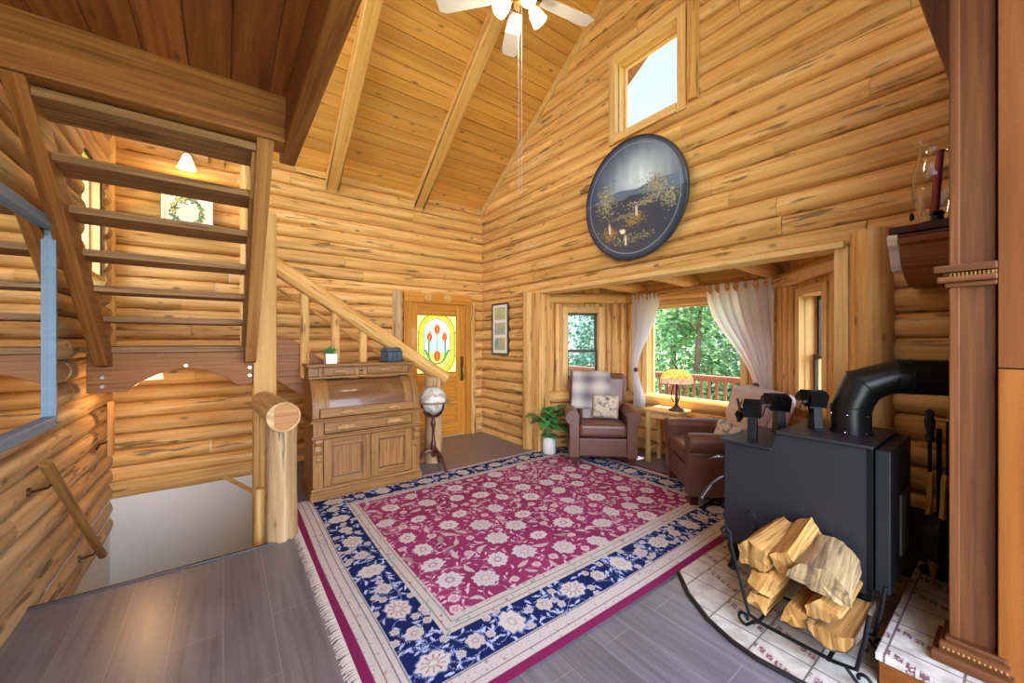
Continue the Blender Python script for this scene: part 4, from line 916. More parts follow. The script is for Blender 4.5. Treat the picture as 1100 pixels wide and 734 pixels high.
# throw blanket over chair back, local strip following the back
path = [(-.095, .19), (-.095, .35), (-.092, .50), (-.085, .60), (-.055, .655), (.0, .677), (.09, .682), (.165, .675), (.186, .62), (.192, .45), (.192, .30)]
cum = [0]
for p, q in zip(path[:-1], path[1:]): cum.append(cum[-1]+math.hypot(q[0]-p[0], q[1]-p[1]))
def thr(u, v):
    s = v*cum[-1]; i = max(k for k in range(len(cum)) if cum[k] <= s+1e-9); i = min(i, len(path)-2); f = (s-cum[i])/(cum[i+1]-cum[i])
    y = path[i][0]*(1-f)+path[i+1][0]*f; z = path[i][1]*(1-f)+path[i+1][1]*f; x = -.345+.47*u+.02*math.sin(v*4)+.03*(1-v)*(u-.5)
    y += -.005*math.sin(u*17+v*3) if y < 0 else 0
    return tuple(W1 @ Tb1 @ Vector((x, y, z+.004*math.sin(u*11))))
mb = MB(); mb.grid(thr, 22, 30, su=.5, sv=1.2); o = mb.build('throw_blanket', M['plaid'], smooth=True, solid=.008, ang=80); tag(o, 'grey plaid throw blanket draped over the armchair back', 'blanket')
# ------------------------------------------------------------------ side table and lamp
tb_ = thing('side_table', 'small square pine side table between the two armchairs', 'side table', (4.30, 2.60, 0))
TT = .66
W(MB().box(4.12, 4.46, 2.38, 2.82, TT-.028, TT, 1), 'table_top', M['trim'], tb_, bevel=.008)
mb = MB(); mb.box(4.16, 4.42, 2.42, 2.44, TT-.11, TT-.028, 0); mb.box(4.16, 4.42, 2.76, 2.78, TT-.11, TT-.028, 0); mb.box(4.16, 4.18, 2.44, 2.76, TT-.11, TT-.028, 1); mb.box(4.40, 4.42, 2.44, 2.76, TT-.11, TT-.028, 1)
W(mb, 'apron', M['trim'], tb_, bevel=.003)
for x in (4.17, 4.41):
    for y in (2.43, 2.77): W(MB().box(x-.022, x+.022, y-.022, y+.022, 0, TT-.028, 2), 'leg', M['trim'], tb_, bevel=.004)
W(MB().box(4.19, 4.39, 2.76, 2.78, .16, .19, 0), 'stretcher', M['trim'], tb_, bevel=.003)
lp = thing('stained_glass_lamp', 'table lamp with a domed stained glass shade in front of the window', 'lamp', (4.27, 2.46, TT))
MB().lathe([(0, .0), (.085, .0), (.09, .012), (.06, .028), (.03, .045), (.02, .07), (.014, .10), (.018, .16), (.012, .20), (.012, .36), (0, .36)], 18).build('base', M['dark'], lp, smooth=True)
for k in range(3):
    a = 2*PI*k/3; MB().tube([(.03*math.cos(a), .03*math.sin(a), .10), (.06*math.cos(a), .06*math.sin(a), .16), (.045*math.cos(a), .045*math.sin(a), .25), (.02*math.cos(a), .02*math.sin(a), .34)], .007, 6).build('stem', M['dark'], lp, smooth=True)
nu_, nv_ = 72, 34; col = np.zeros((nv_+1, nu_+1, 3))
for j in range(nv_+1):
    for i in range(nu_+1):
        v = j/nv_; k = int(abs(math.sin((i//2)*12.9+(j//2)*78.2))*4378.5) % 5
        if v < .24: c_ = [(206,160,176), (192,132,156), (214,176,186), (184,124,150), (208,170,170)][k]
        else: c_ = [(226,180,110), (218,160,90), (232,196,132), (212,146,80), (228,186,120)][k]
        if i % 2 == 0 and j % 2 == 0: c_ = tuple(q*.7 for q in c_)
        col[j, i] = lin(*c_)[:3]
def dome(u, v):
    a = 2*PI*u; t = v*PI/2; r = .172*math.cos(t)**.75+.012; z = .335+.15*math.sin(t)**1.05-(.012*(math.sin(a*12)**2) if v < .03 else 0); return (r*math.cos(a), r*math.sin(a), z)
lampm = colattr('lamp glass pieces', .3, .5, trans=True); colgrid(dome, col, nu_, nv_).build('lamp_shade', lampm, lp, smooth=True)
MB().lathe([(0, .485), (.016, .485), (.012, .50), (.008, .515), (0, .525)], 10).build('finial', M['dark'], lp, smooth=True)
# ------------------------------------------------------------------ curtains
def curtain(name, label, yt0, yt1, edge, zt=2.10, zb=.60, x0=4.46, folds=7, ztie=1.13):
    """edge(v) gives the two side positions (y) at height fraction v from the top"""
    def fn(u, v):
        a, b = edge(v); y = a+(b-a)*u; w = abs(b-a); amp = min(.024, .008+.03*(w/.5)*.5)
        x = x0-amp*math.sin(u*2*PI*folds+.7*math.sin(v*3))-.012*math.sin(u*2*PI*3+v*5)-.03*math.exp(-((v-.64)/.15)**2)
        return (x, y, zt+(zb-zt)*v)
    t = thing(name, label, 'curtain', (x0, (yt0+yt1)/2, zb), group=None)
    mb = MB(); mb.grid(fn, 90, 40); W(mb, 'drape', M['curtain'], t, smooth=True, ang=80)
    return t
def smooth(t): t = min(1, max(0, t)); return t*t*(3-2*t)
def edL(v):
    tie = .66; k = smooth(v/tie) if v < tie else 1-.25*smooth((v-tie)/(1-tie)); return (3.20, 2.80+(3.10-2.80)*k**1.3)
cl = curtain('curtain', 'sheer white curtain tied back at the left of the wide window', 3.2, 2.8, edL)
def edR(v):
    tie = .74; k = smooth(v/tie) if v < tie else 1-.2*smooth((v-tie)/(1-tie)); return (1.52, 2.20+(1.70-2.20)*k**1.3)
cr = curtain('curtain', 'sheer white curtain swept to the right of the wide window', 1.5, 2.2, edR, zt=2.12)
for t, y, z, nm in ((cl, 3.10, 1.10, 0), (cr, 1.66, 1.02, 1)):
    W(MB().ball((4.385, y, z), .022, .032, .032, 12, 8), 'tieback', M['tie'], t, smooth=True)
rod = thing('curtain_rod', 'thin dark curtain rod with a curled end above the wide window', 'curtain rod', (4.47, 2.36, 2.11))
W(MB().tube([(4.47, 1.46, 2.11), (4.47, 3.25, 2.11)], .005, 8), 'rod', M['fanwhite'], rod, smooth=True)
pts = [(4.47, 1.46-.03*t*math.cos(t*4.), 2.11+.045*t+.02*math.sin(t*5)) for t in [i/10 for i in range(11)]]; W(MB().tube(pts, .007, 6), 'finial', M['iron'], rod, smooth=True)
W(MB().ball((4.46, 1.45, 2.13), .028, seg=8, rings=6, lump=.5), 'finial_leaf', M['iron'], rod, smooth=True)
# ------------------------------------------------------------------ fiddle leaf plant
fp = thing('fiddle_leaf_plant', 'broad leafed green plant in a white ceramic pot beside the armchair', 'plant', (3.41, 3.735, .014))
MB().lathe([(0, 0), (.075, 0), (.085, .01), (.088, .10), (.086, .215), (.078, .215), (.078, .19), (0, .19)], 24).build('pot', M['whiteglaze'], fp, smooth=True, ang=50)
MB().lathe([(0, .195), (.078, .192)], 16).build('soil', M['soil'], fp)
mb = MB(); ml = MB(); rs2 = random.Random(9)
for k, (dx, dy_, h) in enumerate(((-.16, .06, .42), (-.05, -.03, .50), (.12, -.05, .52), (.03, .06, .44), (-.10, -.09, .36), (.06, -.10, .30))):
    pts = [(0, 0, .18), (dx*.3, dy_*.3, .18+h*.35), (dx*.7, dy_*.7, .18+h*.6), (dx, dy_, .18+h*.75)]; mb.tube(pts, [.008, .007, .006, .004], 6)
    for q in range(5):
        t = .45+.55*q/4; p = Vector(pts[1]).lerp(Vector(pts[3]), t); a = rs2.uniform(0, 6.3) if q < 4 else math.atan2(dy_, dx); e = rs2.uniform(.1, .9)
        blade_leaf(ml, p, (math.cos(a)*math.cos(e), math.sin(a)*math.cos(e), math.sin(e)), rs2.uniform(.15, .21), rs2.uniform(.062, .085), .45, 6)
for q in range(6):
    a = q*1.05+.3; blade_leaf(ml, (0, 0, .22), (math.cos(a)*.8, math.sin(a)*.8, .45), .13, .045, .6, 6)
mb.build('stem', M['fol1'], fp, smooth=True); ml.build('foliage', M['leaf'], fp, smooth=True, solid=.0015)
# ------------------------------------------------------------------ narrow frame on the gable wall
fr = thing('framed_prints', 'narrow upright frame of three prints on the log wall by the door', 'picture', (GX-.04, 4.80, 1.67)); xx = GX-.045
mb = MB(); a, b, z0, z1, t = 4.585, 5.02, 1.27, 2.06, .028
mb.box(xx, xx+.04, a, a+t, z0, z1, 2); mb.box(xx, xx+.04, b-t, b, z0, z1, 2); mb.box(xx, xx+.04, a+t, b-t, z0, z0+t, 1); mb.box(xx, xx+.04, a+t, b-t, z1-t, z1, 1); W(mb, 'frame', M['darkframe'], fr, bevel=.004)
W(MB().box(xx+.012, xx+.02, a+t, b-t, z0+t, z1-t), 'mat', M['whiteglaze'], fr)
for k in range(3):
    z = z0+.075+k*.232; pm = fabric_print('faded print %d' % k, lin(178,172,140), [lin(206,170,110), lin(150,160,170), lin(190,190,120)][k], lin(120,150,140), 7)
    W(MB().box(xx+.006, xx+.013, a+.085, b-.085, z, z+.185), 'print', pm, fr)
# ------------------------------------------------------------------ round painting
NR, NT = 105, 300; Rr = .60; rs = np.random.RandomState(21)
TH, RR = np.meshgrid(np.linspace(0, 2*PI, NT+1), np.linspace(0, 1, NR+1)); px = RR*np.cos(TH); pz = RR*np.sin(TH)
def vn(x, y, sc, seed):
    g = np.random.RandomState(seed).rand(64, 64); x = (x+1.2)*sc; y = (y+1.2)*sc; x0 = x.astype(int) % 63; y0 = y.astype(int) % 63; fx = x-x.astype(int); fy = y-y.astype(int)
    return (g[y0, x0]*(1-fx)+g[y0, x0+1]*fx)*(1-fy)+(g[y0+1, x0]*(1-fx)+g[y0+1, x0+1]*fx)*fy
sky = np.clip(1.15-np.hypot((px-.18)*1.1, (pz-.28)*1.5), 0, 1)[..., None]; stv = vn(px, pz*.25, 14, 2)[..., None]
sky = sky**1.6
A = (L3(48, 72, 104)*(1-sky)+L3(204, 220, 230)*sky)*(.80+.36*stv)
gnd = (pz < -.02+.10*vn(px, px*0, 5, 3)-.05*px); A[gnd] = L3(54, 64, 82)
hill = (pz < .10+.16*vn(px, px*0, 3, 4)) & ~gnd; A[hill] = L3(92, 114, 136)
for cx, cz, sx, sz, n, pal in ((-.52, .10, .24, .30, 420, 0), (.50, .10, .26, .22, 380, 1), (.72, -.16, .16, .22, 240, 0), (.05, -.34, .24, .14, 260, 2), (-.5, -.50, .22, .14, 260, 2), (.0, -.66, .5, .10, 220, 3), (.3, -.1, .5, .08, 160, 1), (-.2, -.25, .4, .05, 120, 3)):
    for k in range(n):
        x0, z0 = cx+rs.normal(0, sx*.42), cz+rs.normal(0, sz*.42); s = rs.uniform(.006, .018)
        c_ = [[(150,146,112), (176,168,130), (106,112,92), (128,126,98)], [(140,138,112), (172,164,132), (110,116,102), (148,144,116)], [(146,118,66), (170,144,84), (120,94,54), (98,86,58)], [(96,108,90), (130,130,96), (70,78,70), (150,140,100)]][pal][k % 4]
        A[(np.abs(px-x0) < s) & (np.abs(pz-z0) < s*.6)] = L3(*c_)
for x0, z0 in ((-.48, -.42), (.10, -.22), (-.15, -.68)):
    A[(np.abs(px-x0) < .022) & (np.abs(pz-z0) < .075)] = L3(214, 208, 190)
    A[(np.hypot(px-x0, (pz-z0-.085)) < .024)] = L3(190, 160, 140)
A[RR > .955] = L3(44, 56, 78); A[(RR > .90) & (RR < .915)] = L3(120, 132, 146)
rp = thing('round_painting', 'large round painted landscape disc leaning on the gable wall above the bay', 'painting', (GX-.048, 2.385, 2.91))
tilt = Matrix.Translation((-.06, 0, 0)) @ Matrix.Rotation(-.085, 4, 'Y')
mb = colgrid(lambda u, v: tuple(tilt @ Vector((-.012, -Rr*.975*v*math.cos(2*PI*u), Rr*.975*v*math.sin(2*PI*u)))), A, NT, NR); mb.build('painted_face', colattr('painted disc', .3, .5, coat=.3), rp)
mb = MB(); Mx = tilt @ Matrix.Rotation(-PI/2, 4, 'Y')
mb.lathe([(.0, -.03), (Rr-.01, -.03), (Rr, -.02), (Rr, .012), (Rr-.012, .02), (Rr*.978, .020), (Rr*.97, .010), (0, .010)], 72, M=Mx); mb.build('rim', plain('dark blue lacquer rim', lin(38,46,62), .3, coat=.3), rp, smooth=True, ang=35)
# ------------------------------------------------------------------ ceiling fan
fn_ = thing('ceiling_fan', 'white ceiling fan with four lit glass shades hanging from the ridge', 'ceiling fan', (1.78, 2.27, 4.10))
MB().tube([(0, 0, .12), (0, 0, roofz(RIDGE)-.3-4.10)], .014, 10).build('downrod', M['brass'], fn_, smooth=True)
MB().lathe([(0, .16), (.05, .15), (.11, .12), (.125, .07), (.115, .02), (.07, -.01), (.06, -.05), (.075, -.08), (.05, -.11), (0, -.115)], 24).build('motor_housing', M['brass'], fn_, smooth=True)
for k in range(5):
    a = math.radians(-36.9)+math.radians(170)+2*PI*k/5+.0; R = Matrix.Rotation(a, 4, 'Z') @ Matrix.Rotation(.2, 4, 'X')
    mb = MB(); mb.prism([(.19, -.05), (.26, -.062), (.60, -.072), (.65, -.05), (.65, .05), (.60, .072), (.26, .062), (.19, .05)], 2, -.004, .004, grain=0, M=R); bl = mb.build('blade', M['fanwhite'], fn_, bevel=.002)
    MB().box(.10, .25, -.018, .018, .004, .010, M=R).build('blade_iron', M['brass'], bl)
for k in range(4):
    a = math.radians(-36.9)-PI/2+.35+2*PI*k/4; d = Vector((math.cos(a), math.sin(a), 0)); p = Vector((0, 0, -.09))
    ar = MB().tube([p+d*.03, p+d*.08, p+d*.10-Vector((0, 0, .02))], .010, 8).build('lamp_arm', M['brass'], fn_, smooth=True)
    Tm = Matrix.Translation(p+d*.095-Vector((0, 0, .012))) @ d.to_track_quat('Z', 'Y').to_matrix().to_4x4() @ Matrix.Rotation(math.radians(0), 4, 'X')
    q = (d*.62-Vector((0, 0, .78))).normalized(); Tm = Matrix.Translation(p+d*.09) @ q.to_track_quat('Z', 'Y').to_matrix().to_4x4()
    MB().lathe([(.02, 0), (.035, .015), (.05, .05), (.056, .09), (.062, .125), (.058, .125), (.05, .09), (.044, .05), (.03, .02)], 16, M=Tm).build('glass_shade', M['shade'], ar, smooth=True)
for k, dx in enumerate((-.012, .012)):
    MB().tube([(dx*.8, -dx*.6, -.1), (dx*.8, -dx*.6, -1.5-.02*k)], .0013, 5).build('pull_chain', M['fanwhite'], fn_)
# ------------------------------------------------------------------ hearth
mb = MB(); poly = [(2.31, 1.315), (2.16, 1.17), (2.045, 1.0), (1.99, .86), (1.972, .74), (1.985, .58), (2.02, .38), (3.44, .38), (3.44, 1.315)]
mb.prism(poly, 2, .0, .016, grain=0); struct(mb.build('floor_hearth', M['tile']), 'cream patterned tile hearth with a curved edge under the stove')
mb = MB(); cv = poly[:7]; sub = []
for i in range(len(cv)-1):
    for k in range(6):
        t = k/6; sub.append((cv[i][0]*(1-t)+cv[i+1][0]*t, cv[i][1]*(1-t)+cv[i+1][1]*t))
sub.append(cv[-1]); mb.tube([(x, y, .008) for x, y in sub], .012, 8); struct(mb.build('trim_18', M['dark'], smooth=True), 'thin dark edge following the curve of the tile hearth')
struct(MB().box(2.24, 3.42, -.9, .373, .0, .118, 0).build('slab_hearth', M['orangewood'], bevel=.003), 'orange wood step carrying the raised tile hearth')
struct(MB().box(2.225, 3.42, -.9, .383, .119, .15).build('floor_raised_hearth', M['tile'], bevel=.004), 'raised tile hearth top beside the brown pilaster')
# ------------------------------------------------------------------ fireplace surround
sr = thing('fireplace_surround', 'tall brown wooden fireplace surround with a pilaster at the right edge', 'fireplace surround', (2.9, -.3, .15))
W(MB().box(2.447, 2.60, .066, .178, .15, 3.2, 2), 'pilaster', M['brownwood'], sr, bevel=.004)
W(MB().box(2.437, 2.60, .160, .190, .15, 3.2, 2), 'edge_strip', M['brownwood'], sr, bevel=.004)
mb = MB(); mb.box(2.36, 2.6, .02, .235, .151, .19, 1); mb.box(2.385, 2.6, .03, .215, .19, .225, 1); mb.box(2.41, 2.6, .04, .20, .225, .245, 1); W(mb, 'plinth_moulding', M['brownwood'], sr, bevel=.005)
mb = MB(); y = .04
while y < .21: mb.ball((2.386, y, .208), .006, seg=6, rings=4); y += .0135
W(mb, 'beading', M['oak'], sr, smooth=True)
mb = MB()
for x0, z0, z1 in ((2.425, 1.70, 1.72), (2.405, 1.72, 1.745), (2.42, 1.745, 1.762), (2.395, 1.762, 1.79)): mb.box(x0, 2.6, .062, .178+(2.445-x0)+.004, z0, z1, 1)
W(mb, 'capital', M['brownwood'], sr, bevel=.005)
mb = MB(); y = .07
while y < .19: mb.box(2.408, 2.422, y, y+.006, 1.728, 1.757); y += .011
W(mb, 'dentil_band', M['oak'], sr)
W(MB().box(2.425, 2.60, -.85, .062, 1.372, 3.2, 2), 'upper_panel', M['orangepanel'], sr, bevel=.003)
W(MB().box(2.418, 2.60, -.85, .062, .151, 1.368, 2), 'lower_panel', M['orangewood'], sr, bevel=.004)
W(MB().box(2.60, 3.40, -.85, .165, .151, 3.2, 2), 'chimney_casing', M['brownwood'], sr)
mb = MB(); mb.box(2.865, 3.38, .165, .44, 2.048, 2.085, 1); mb.box(2.88, 3.38, .165, .43, 2.028, 2.048, 1); W(mb, 'mantel_shelf', M['mahogany'], sr, bevel=.006)
mb = MB(); cove = [(2.885, 2.028), (2.895, 2.0), (2.93, 1.985), (2.945, 1.94), (2.98, 1.885), (3.05, 1.835), (3.16, 1.805), (3.38, 1.795), (3.38, 2.028)]
mb.prism(cove, 1, .165, .405, grain=1); W(mb, 'mantel_cove', M['darkbeam'], sr, bevel=.002)
mb = MB(); o1 = [(2.865, 2.045), (2.86, 2.02), (2.875, 1.99), (2.91, 1.968), (2.935, 1.935), (2.955, 1.895), (2.985, 1.865)]; o2 = [(p+.028, z-.004) for p, z in o1][::-1]
mb.prism(o1+o2, 1, .405, .445, grain=1); W(mb, 'mantel_end', plain('carved end paled by window light', lin(196,176,156), .6), sr, bevel=.002)  # pale tone imitates window light falling on the moulding end
W(MB().prism([(.165, 2.58), (.198, 2.64), (.295, 3.08), (.36, 3.38), (.165, 3.38)], 0, 2.62, 2.78, grain=2), 'flared_top', M['brownwood'], sr, bevel=.003)
# hurricane candle lamp
hl = thing('hurricane_lamp', 'glass hurricane lamp with a red candle on the mantel shelf', 'candle lamp', (3.0, .275, 2.086))
MB().lathe([(0, 0), (.085, 0), (.09, .008), (.08, .016), (.03, .02), (.022, .05), (.03, .06), (.02, .075), (0, .075)], 20).build('base', M['iron'], hl, smooth=True)
MB().tube([(.0, .01, .07), (.001, -.012, .39)], [.0175, .0150], 12).build('candle', M['red'], hl, smooth=True)
gp = [(.058, .018), (.066, .05), (.085, .12), (.096, .20), (.092, .28), (.076, .36), (.068, .40), (.076, .435), (.09, .46)]
MB().lathe(gp, 28, rfun=lambda t: 1+.0*t).build('chimney_glass', lamp_glass(), hl, smooth=True)
pts = [(-.06-.012*k*.2+.03*math.cos(k*.6)*(1-k/14), .085, .035+.03*math.sin(k*.6)*(1-k/14)+.01) for k in range(12)]
MB().tube(pts, .006, 6).build('scroll_handle', M['iron'], hl, smooth=True)
# ------------------------------------------------------------------ wood stove
sv = thing('wood_stove', 'black steel wood stove with a stepped top and a fat elbow stove pipe', 'stove', (2.87, .8, .016))
SX0, SX1, SY0, SY1 = 2.58, 3.15, .46, 1.16
mb = MB(); mb.prism([(SY0, .20), (SY1, .20), (SY1, .835), (.905, .835), (.872, .938), (SY0, .938)], 0, SX0, SX1, grain=1); W(mb, 'firebox', M['black'], sv, bevel=.006)
W(MB().box(SX0-.018, SX1+.018, SY0-.012, .868, .939, .955, 1), 'top_plate', M['black'], sv, bevel=.004)
W(MB().box(SX0-.018, SX1+.018, .888, SY1+.028, .836, .850, 1), 'step_plate', M['black'], sv, bevel=.004)
W(MB().box(SX0-.004, SX0+.012, SY0-.004, SY0+.012, .2, .94), 'corner_seam', M['iron'], sv)
W(MB().box(2.63, 3.19, .395, .452, .22, .928), 'rear_heat_shield', M['black'], sv, bevel=.004)
W(MB().box(2.86, 3.12, .388, .396, .34, .66), 'rear_plate', plain('ash grey vent plate', lin(104,98,94), .6, var=.2), sv, bevel=.002)
d = W(MB().box(2.66, 3.07, SY1, SY1+.03, .30, .74), 'loading_door', M['black'], sv, bevel=.01)
mb = MB(); pts = [(2.63, 1.17, .60), (2.60, 1.20, .58), (2.58, 1.25, .52), (2.565, 1.30, .43)]; mb.tube(pts[:3], .007, 6)
for k in range(9):
    t = k/8; p = Vector(pts[2]).lerp(Vector(pts[3]), t); mb.ball(p, .013, .013, .008, 10, 6)
W(mb, 'spring_handle', M['steel'], sv, smooth=True)
mb = MB(); mb.tube([(2.60, 1.16, .725), (2.585, 1.20, .725), (2.565, 1.215, .72), (2.56, 1.24, .70)], .006, 6); mb.ball((2.585, 1.20, .725), .014, .012, .014, 10, 6); W(mb, 'latch', M['steel'], sv, smooth=True)
for x in (SX0+.05, SX1-.05):
    for y in (SY0+.05, SY1-.05):
        sx = -1 if x < 2.8 else 1; sy = -1 if y < .8 else 1; p = []
        for t, o, r in ((.0, .0, .038), (.3, .012, .036), (.6, .004, .024), (.85, .012, .02), (1., .02, .026)): p.append(((x+sx*o, y+sy*o, .22-.196*t), r))
        W(MB().tube([q[0] for q in p], [q[1] for q in p], 10), 'leg', M['iron'], sv, smooth=True)
pr_ = .092; PX, PY = 2.885, .60
mb = MB(); mb.tube([(PX, PY, .95), (PX, PY, 1.115)], pr_, 28); mb.tube([(PX, PY, .955), (PX, PY, .975)], pr_+.006, 28); mb.tube([(PX, PY, 1.085), (PX, PY, 1.093)], pr_+.004, 28); pp = W(mb, 'pipe_collar', M['pipe'], sv, smooth=True)
dirv = Vector((.17, -.44, 0)).normalized(); e0 = Vector((PX, PY, 1.10)); zc = 1.283; Rb = .183
mb = MB(); el = [e0]; 
for k in (1, 2):
    t = PI/2*k/2; el.append(e0+dirv*(Rb*(1-math.cos(t)))+Vector((0, 0, Rb*math.sin(t))))
cs = []
for i, p in enumerate(el):
    t = PI/2*i/2; d_ = Vector((0, 0, 1))*math.cos(t)+dirv*math.sin(t); s_v = dirv.cross(Vector((0, 0, 1))).normalized(); n_v = s_v.cross(d_).normalized(); k_ = 1 if i in (0, 2) else 1/math.cos(PI/8)
    cs.append([p+s_v*pr_*1.02*math.cos(a)+n_v*pr_*1.02*k_*math.sin(a) for a in [2*PI*q/28 for q in range(28)]])
v = [p for r in cs for p in r]; f = [(i*28+k, i*28+(k+1) % 28, (i+1)*28+(k+1) % 28, (i+1)*28+k) for i in range(2) for k in range(28)]; mb.add(v, f)
for i in (0, 1, 2):
    cen = el[i]; mb.tube([q+(q-cen).normalized()*.003 for q in cs[i]]+[cs[i][0]+(cs[i][0]-cen).normalized()*.003], .0035, 5, False)
W(mb, 'pipe_elbow', M['pipe'], sv, smooth=True, ang=20)
h0 = el[2]; hp = MB(); hl_ = (h0.y-.17)/-dirv.y; h1 = h0+dirv*hl_; hp.tube([h0-dirv*.0, h1], pr_*1.02, 28); hp.tube([h0+dirv*.06, h0+dirv*.068], pr_+.005, 28); W(hp, 'flue_pipe', M['pipe'], sv, smooth=True)
mb = MB()
for a in (2.2, 3.2, 4.2): mb.ball((PX+(pr_+.001)*math.cos(a), PY+(pr_+.001)*math.sin(a), 1.06), .005, seg=6, rings=4)
for a in (3.1, 4.1): mb.ball((PX+(pr_+.007)*math.cos(a), PY+(pr_+.007)*math.sin(a), .965), .005, seg=6, rings=4)
W(mb, 'pipe_screws', M['chrome'], sv)
# stove top fans
def stove_fan(loc, rz, label, s=1.):
    t = thing('stove_fan', label, 'stove fan', loc, rz, 'heat powered fans on the stove top')
    MB().prism([(-.06*s, 0), (.06*s, 0), (.06*s, .007), (.05*s, .012), (.038*s, .14*s), (-.038*s, .14*s), (-.05*s, .012), (-.06*s, .007)], 1, -.022*s, .022*s, grain=2).build('foot', M['iron'], t, bevel=.002)
    mb = MB()
    for k in range(8):
        a = -.55+1.1*k/7; x = (-.042+.012*k)*s; R = Matrix.Translation((x, 0, .14*s)) @ Matrix.Rotation(a*.8, 4, 'Y'); mb.box(-.0025, .0025, -.042*s, .042*s, 0, (.085+.012*math.sin(PI*k/7))*s, M=R)
    mb.box(-.044*s, .044*s, -.042*s, .042*s, .132*s, .150*s); mb.box(-.048*s, .048*s, -.03*s, .03*s, .175*s, .19*s); mb.build('cooling_fins', M['iron'], t)
    MB().tube([(0, -.03*s, .165*s), (0, -.066*s, .165*s)], .016*s, 10).build('motor', M['black'], t, smooth=True)
    for k in range(4):
        R = Matrix.Translation((0, -.070*s, .165*s)) @ Matrix.Rotation(PI/2*k+.5, 4, 'Y') @ Matrix.Rotation(.45, 4, 'X')
        mb = MB(); mb.prism([(p*s, q*s) for p, q in ((.010, -.012), (.05, -.036), (.078, -.032), (.088, .0), (.07, .028), (.03, .018), (.010, .010))], 1, -.001, .001, grain=0, M=R); mb.build('fan_blade', M['iron'], t)
    return t
stove_fan((2.70, 1.04, .8505), math.radians(195), 'black stove fan alone on the lower front step of the stove', 1.08)
stove_fan((3.02, 1.0, .8505), math.radians(215), 'black stove fan at the back of the lower step, in the middle of the three', 1.15)
stove_fan((2.81, .745, .9555), math.radians(215), 'black stove fan on the upper plate, nearest the stove pipe', .98)
# ------------------------------------------------------------------ firewood rack and logs
rk = thing('firewood_rack', 'black wrought iron firewood rack with scrolled feet in front of the stove', 'firewood rack', (2.3, .66, .016))
for x in (2.135, 2.45):
    pts = [(x, .955, .44), (x, .975, .47), (x, .955, .495), (x, .93, .47), (x, .925, .40), (x, .88, .24), (x, .84, .09), (x, .78, .075), (x, .50, .075), (x, .425, .09), (x, .40, .22), (x, .385, .34)]
    W(MB().tube(pts, .0085, 8), 'hoop', M['iron'], rk, smooth=True)
    for y, sg in ((.825, 1), (.44, -1)):
        p = []
        for k in range(14):
            a = -PI/2-.3+k*.42; r = .034*(1-k/20); p.append((x-.0, y+sg*(.035+r*math.cos(a)), .062+r*math.sin(a)))
        W(MB().tube([(x, y-sg*.02, .078)]+p, .0075, 8), 'scroll_foot', M['iron'], rk, smooth=True)
for y, z in ((.80, .07), (.52, .07)): W(MB().tube([(2.135, y, z), (2.45, y, z)], .0085, 8), 'rail', M['iron'], rk)
def firewood(poly, c, L, yaw, roll, label, bark=None, tilt=0., mat='splitwood'):
    """poly: outline (across, up) of the end; bark: range of outline edges that carry bark"""
    n = len(poly); R = Matrix.Translation(c) @ Matrix.Rotation(yaw, 4, 'Z') @ Matrix.Rotation(-tilt, 4, 'Y') @ Matrix.Rotation(roll, 4, 'X'); sd = random.uniform(0, 99)
    P2 = []; eb = []
    for i in range(n):
        a, b = poly[i], poly[(i+1) % n]; m = max(1, int(math.hypot(b[0]-a[0], b[1]-a[1])/.014))
        for k in range(m): P2.append((a[0]+(b[0]-a[0])*k/m, a[1]+(b[1]-a[1])*k/m)); eb.append(i)
    N_ = len(P2); S = 12; V_ = []
    for i in range(S+1):
        t = i/S; k1 = 1+.05*noise.noise((t*2, sd, 0))
        for (y, z) in P2:
            q = 1+.14*noise.noise((y*26+sd, z*26, t*1.3))+.05*noise.noise((y*90+sd, z*90, t*3)); e = .022*noise.noise((y*30, z*30, sd)) if i in (0, S) else 0
            V_.append(R @ Vector((L*t+e, y*k1*q, z*k1*q)))
    F = []; UV_ = []; FB = []; UB = []
    for i in range(S):
        for k in range(N_):
            k2 = (k+1) % N_; q = (i*N_+k, i*N_+k2, (i+1)*N_+k2, (i+1)*N_+k); uv = [(L*i/S+sd, k*.02), (L*i/S+sd, k*.02+.02), (L*(i+1)/S+sd, k*.02+.02), (L*(i+1)/S+sd, k*.02)]
            if bark and bark[0] <= eb[k] < bark[1]: FB.append(q)
            else: F.append(q); UV_.append(uv)
    cap0 = len(V_); V_ += [R @ Vector((-.004, 0, 0)), R @ Vector((L+.004, 0, 0))]
    for k in range(N_):
        k2 = (k+1) % N_; F += [(cap0, k, k2), (cap0+1, S*N_+k2, S*N_+k)]
        for a, b in ((P2[k], P2[k2]),): UV_ += [[(sd, 0), (a[1]*.6+sd, a[0]), (b[1]*.6+sd, b[0])]]*2
    l = R.translation; V_ = [tuple(p-l) for p in V_]
    mb = MB(); mb.add(V_, F, UV_); o = mb.build('firewood_log', M[mat], smooth=True, ang=55); o.location = l
    tag(o, label, 'firewood', 'split firewood on the iron rack')
    if FB:
        mb = MB(); used = sorted({a for q in FB for a in q}); ix = {a: i for i, a in enumerate(used)}; ce = sum((Vector(V_[a]) for a in used), Vector())/len(used)
        mb.add([V_[a] for a in used], [[ix[a] for a in q] for q in FB]); b = mb.build('bark', M['bark'], o, smooth=True, ang=60)
        sm = b.modifiers.new('thick', 'SOLIDIFY'); sm.thickness = .008; sm.offset = 1
    return o
def wedge(r, a): return [(0, -r*.45)]+[(r*math.sin(t), r*math.cos(t)-r*.45) for t in [-a/2+a*k/6 for k in range(7)]]
half = lambda r: [(-r, -r*.42)]+[(-r*math.cos(PI*k/10), r*math.sin(PI*k/10)*.95-r*.42) for k in range(11)]+[(r, -r*.42)]
XF = 2.17
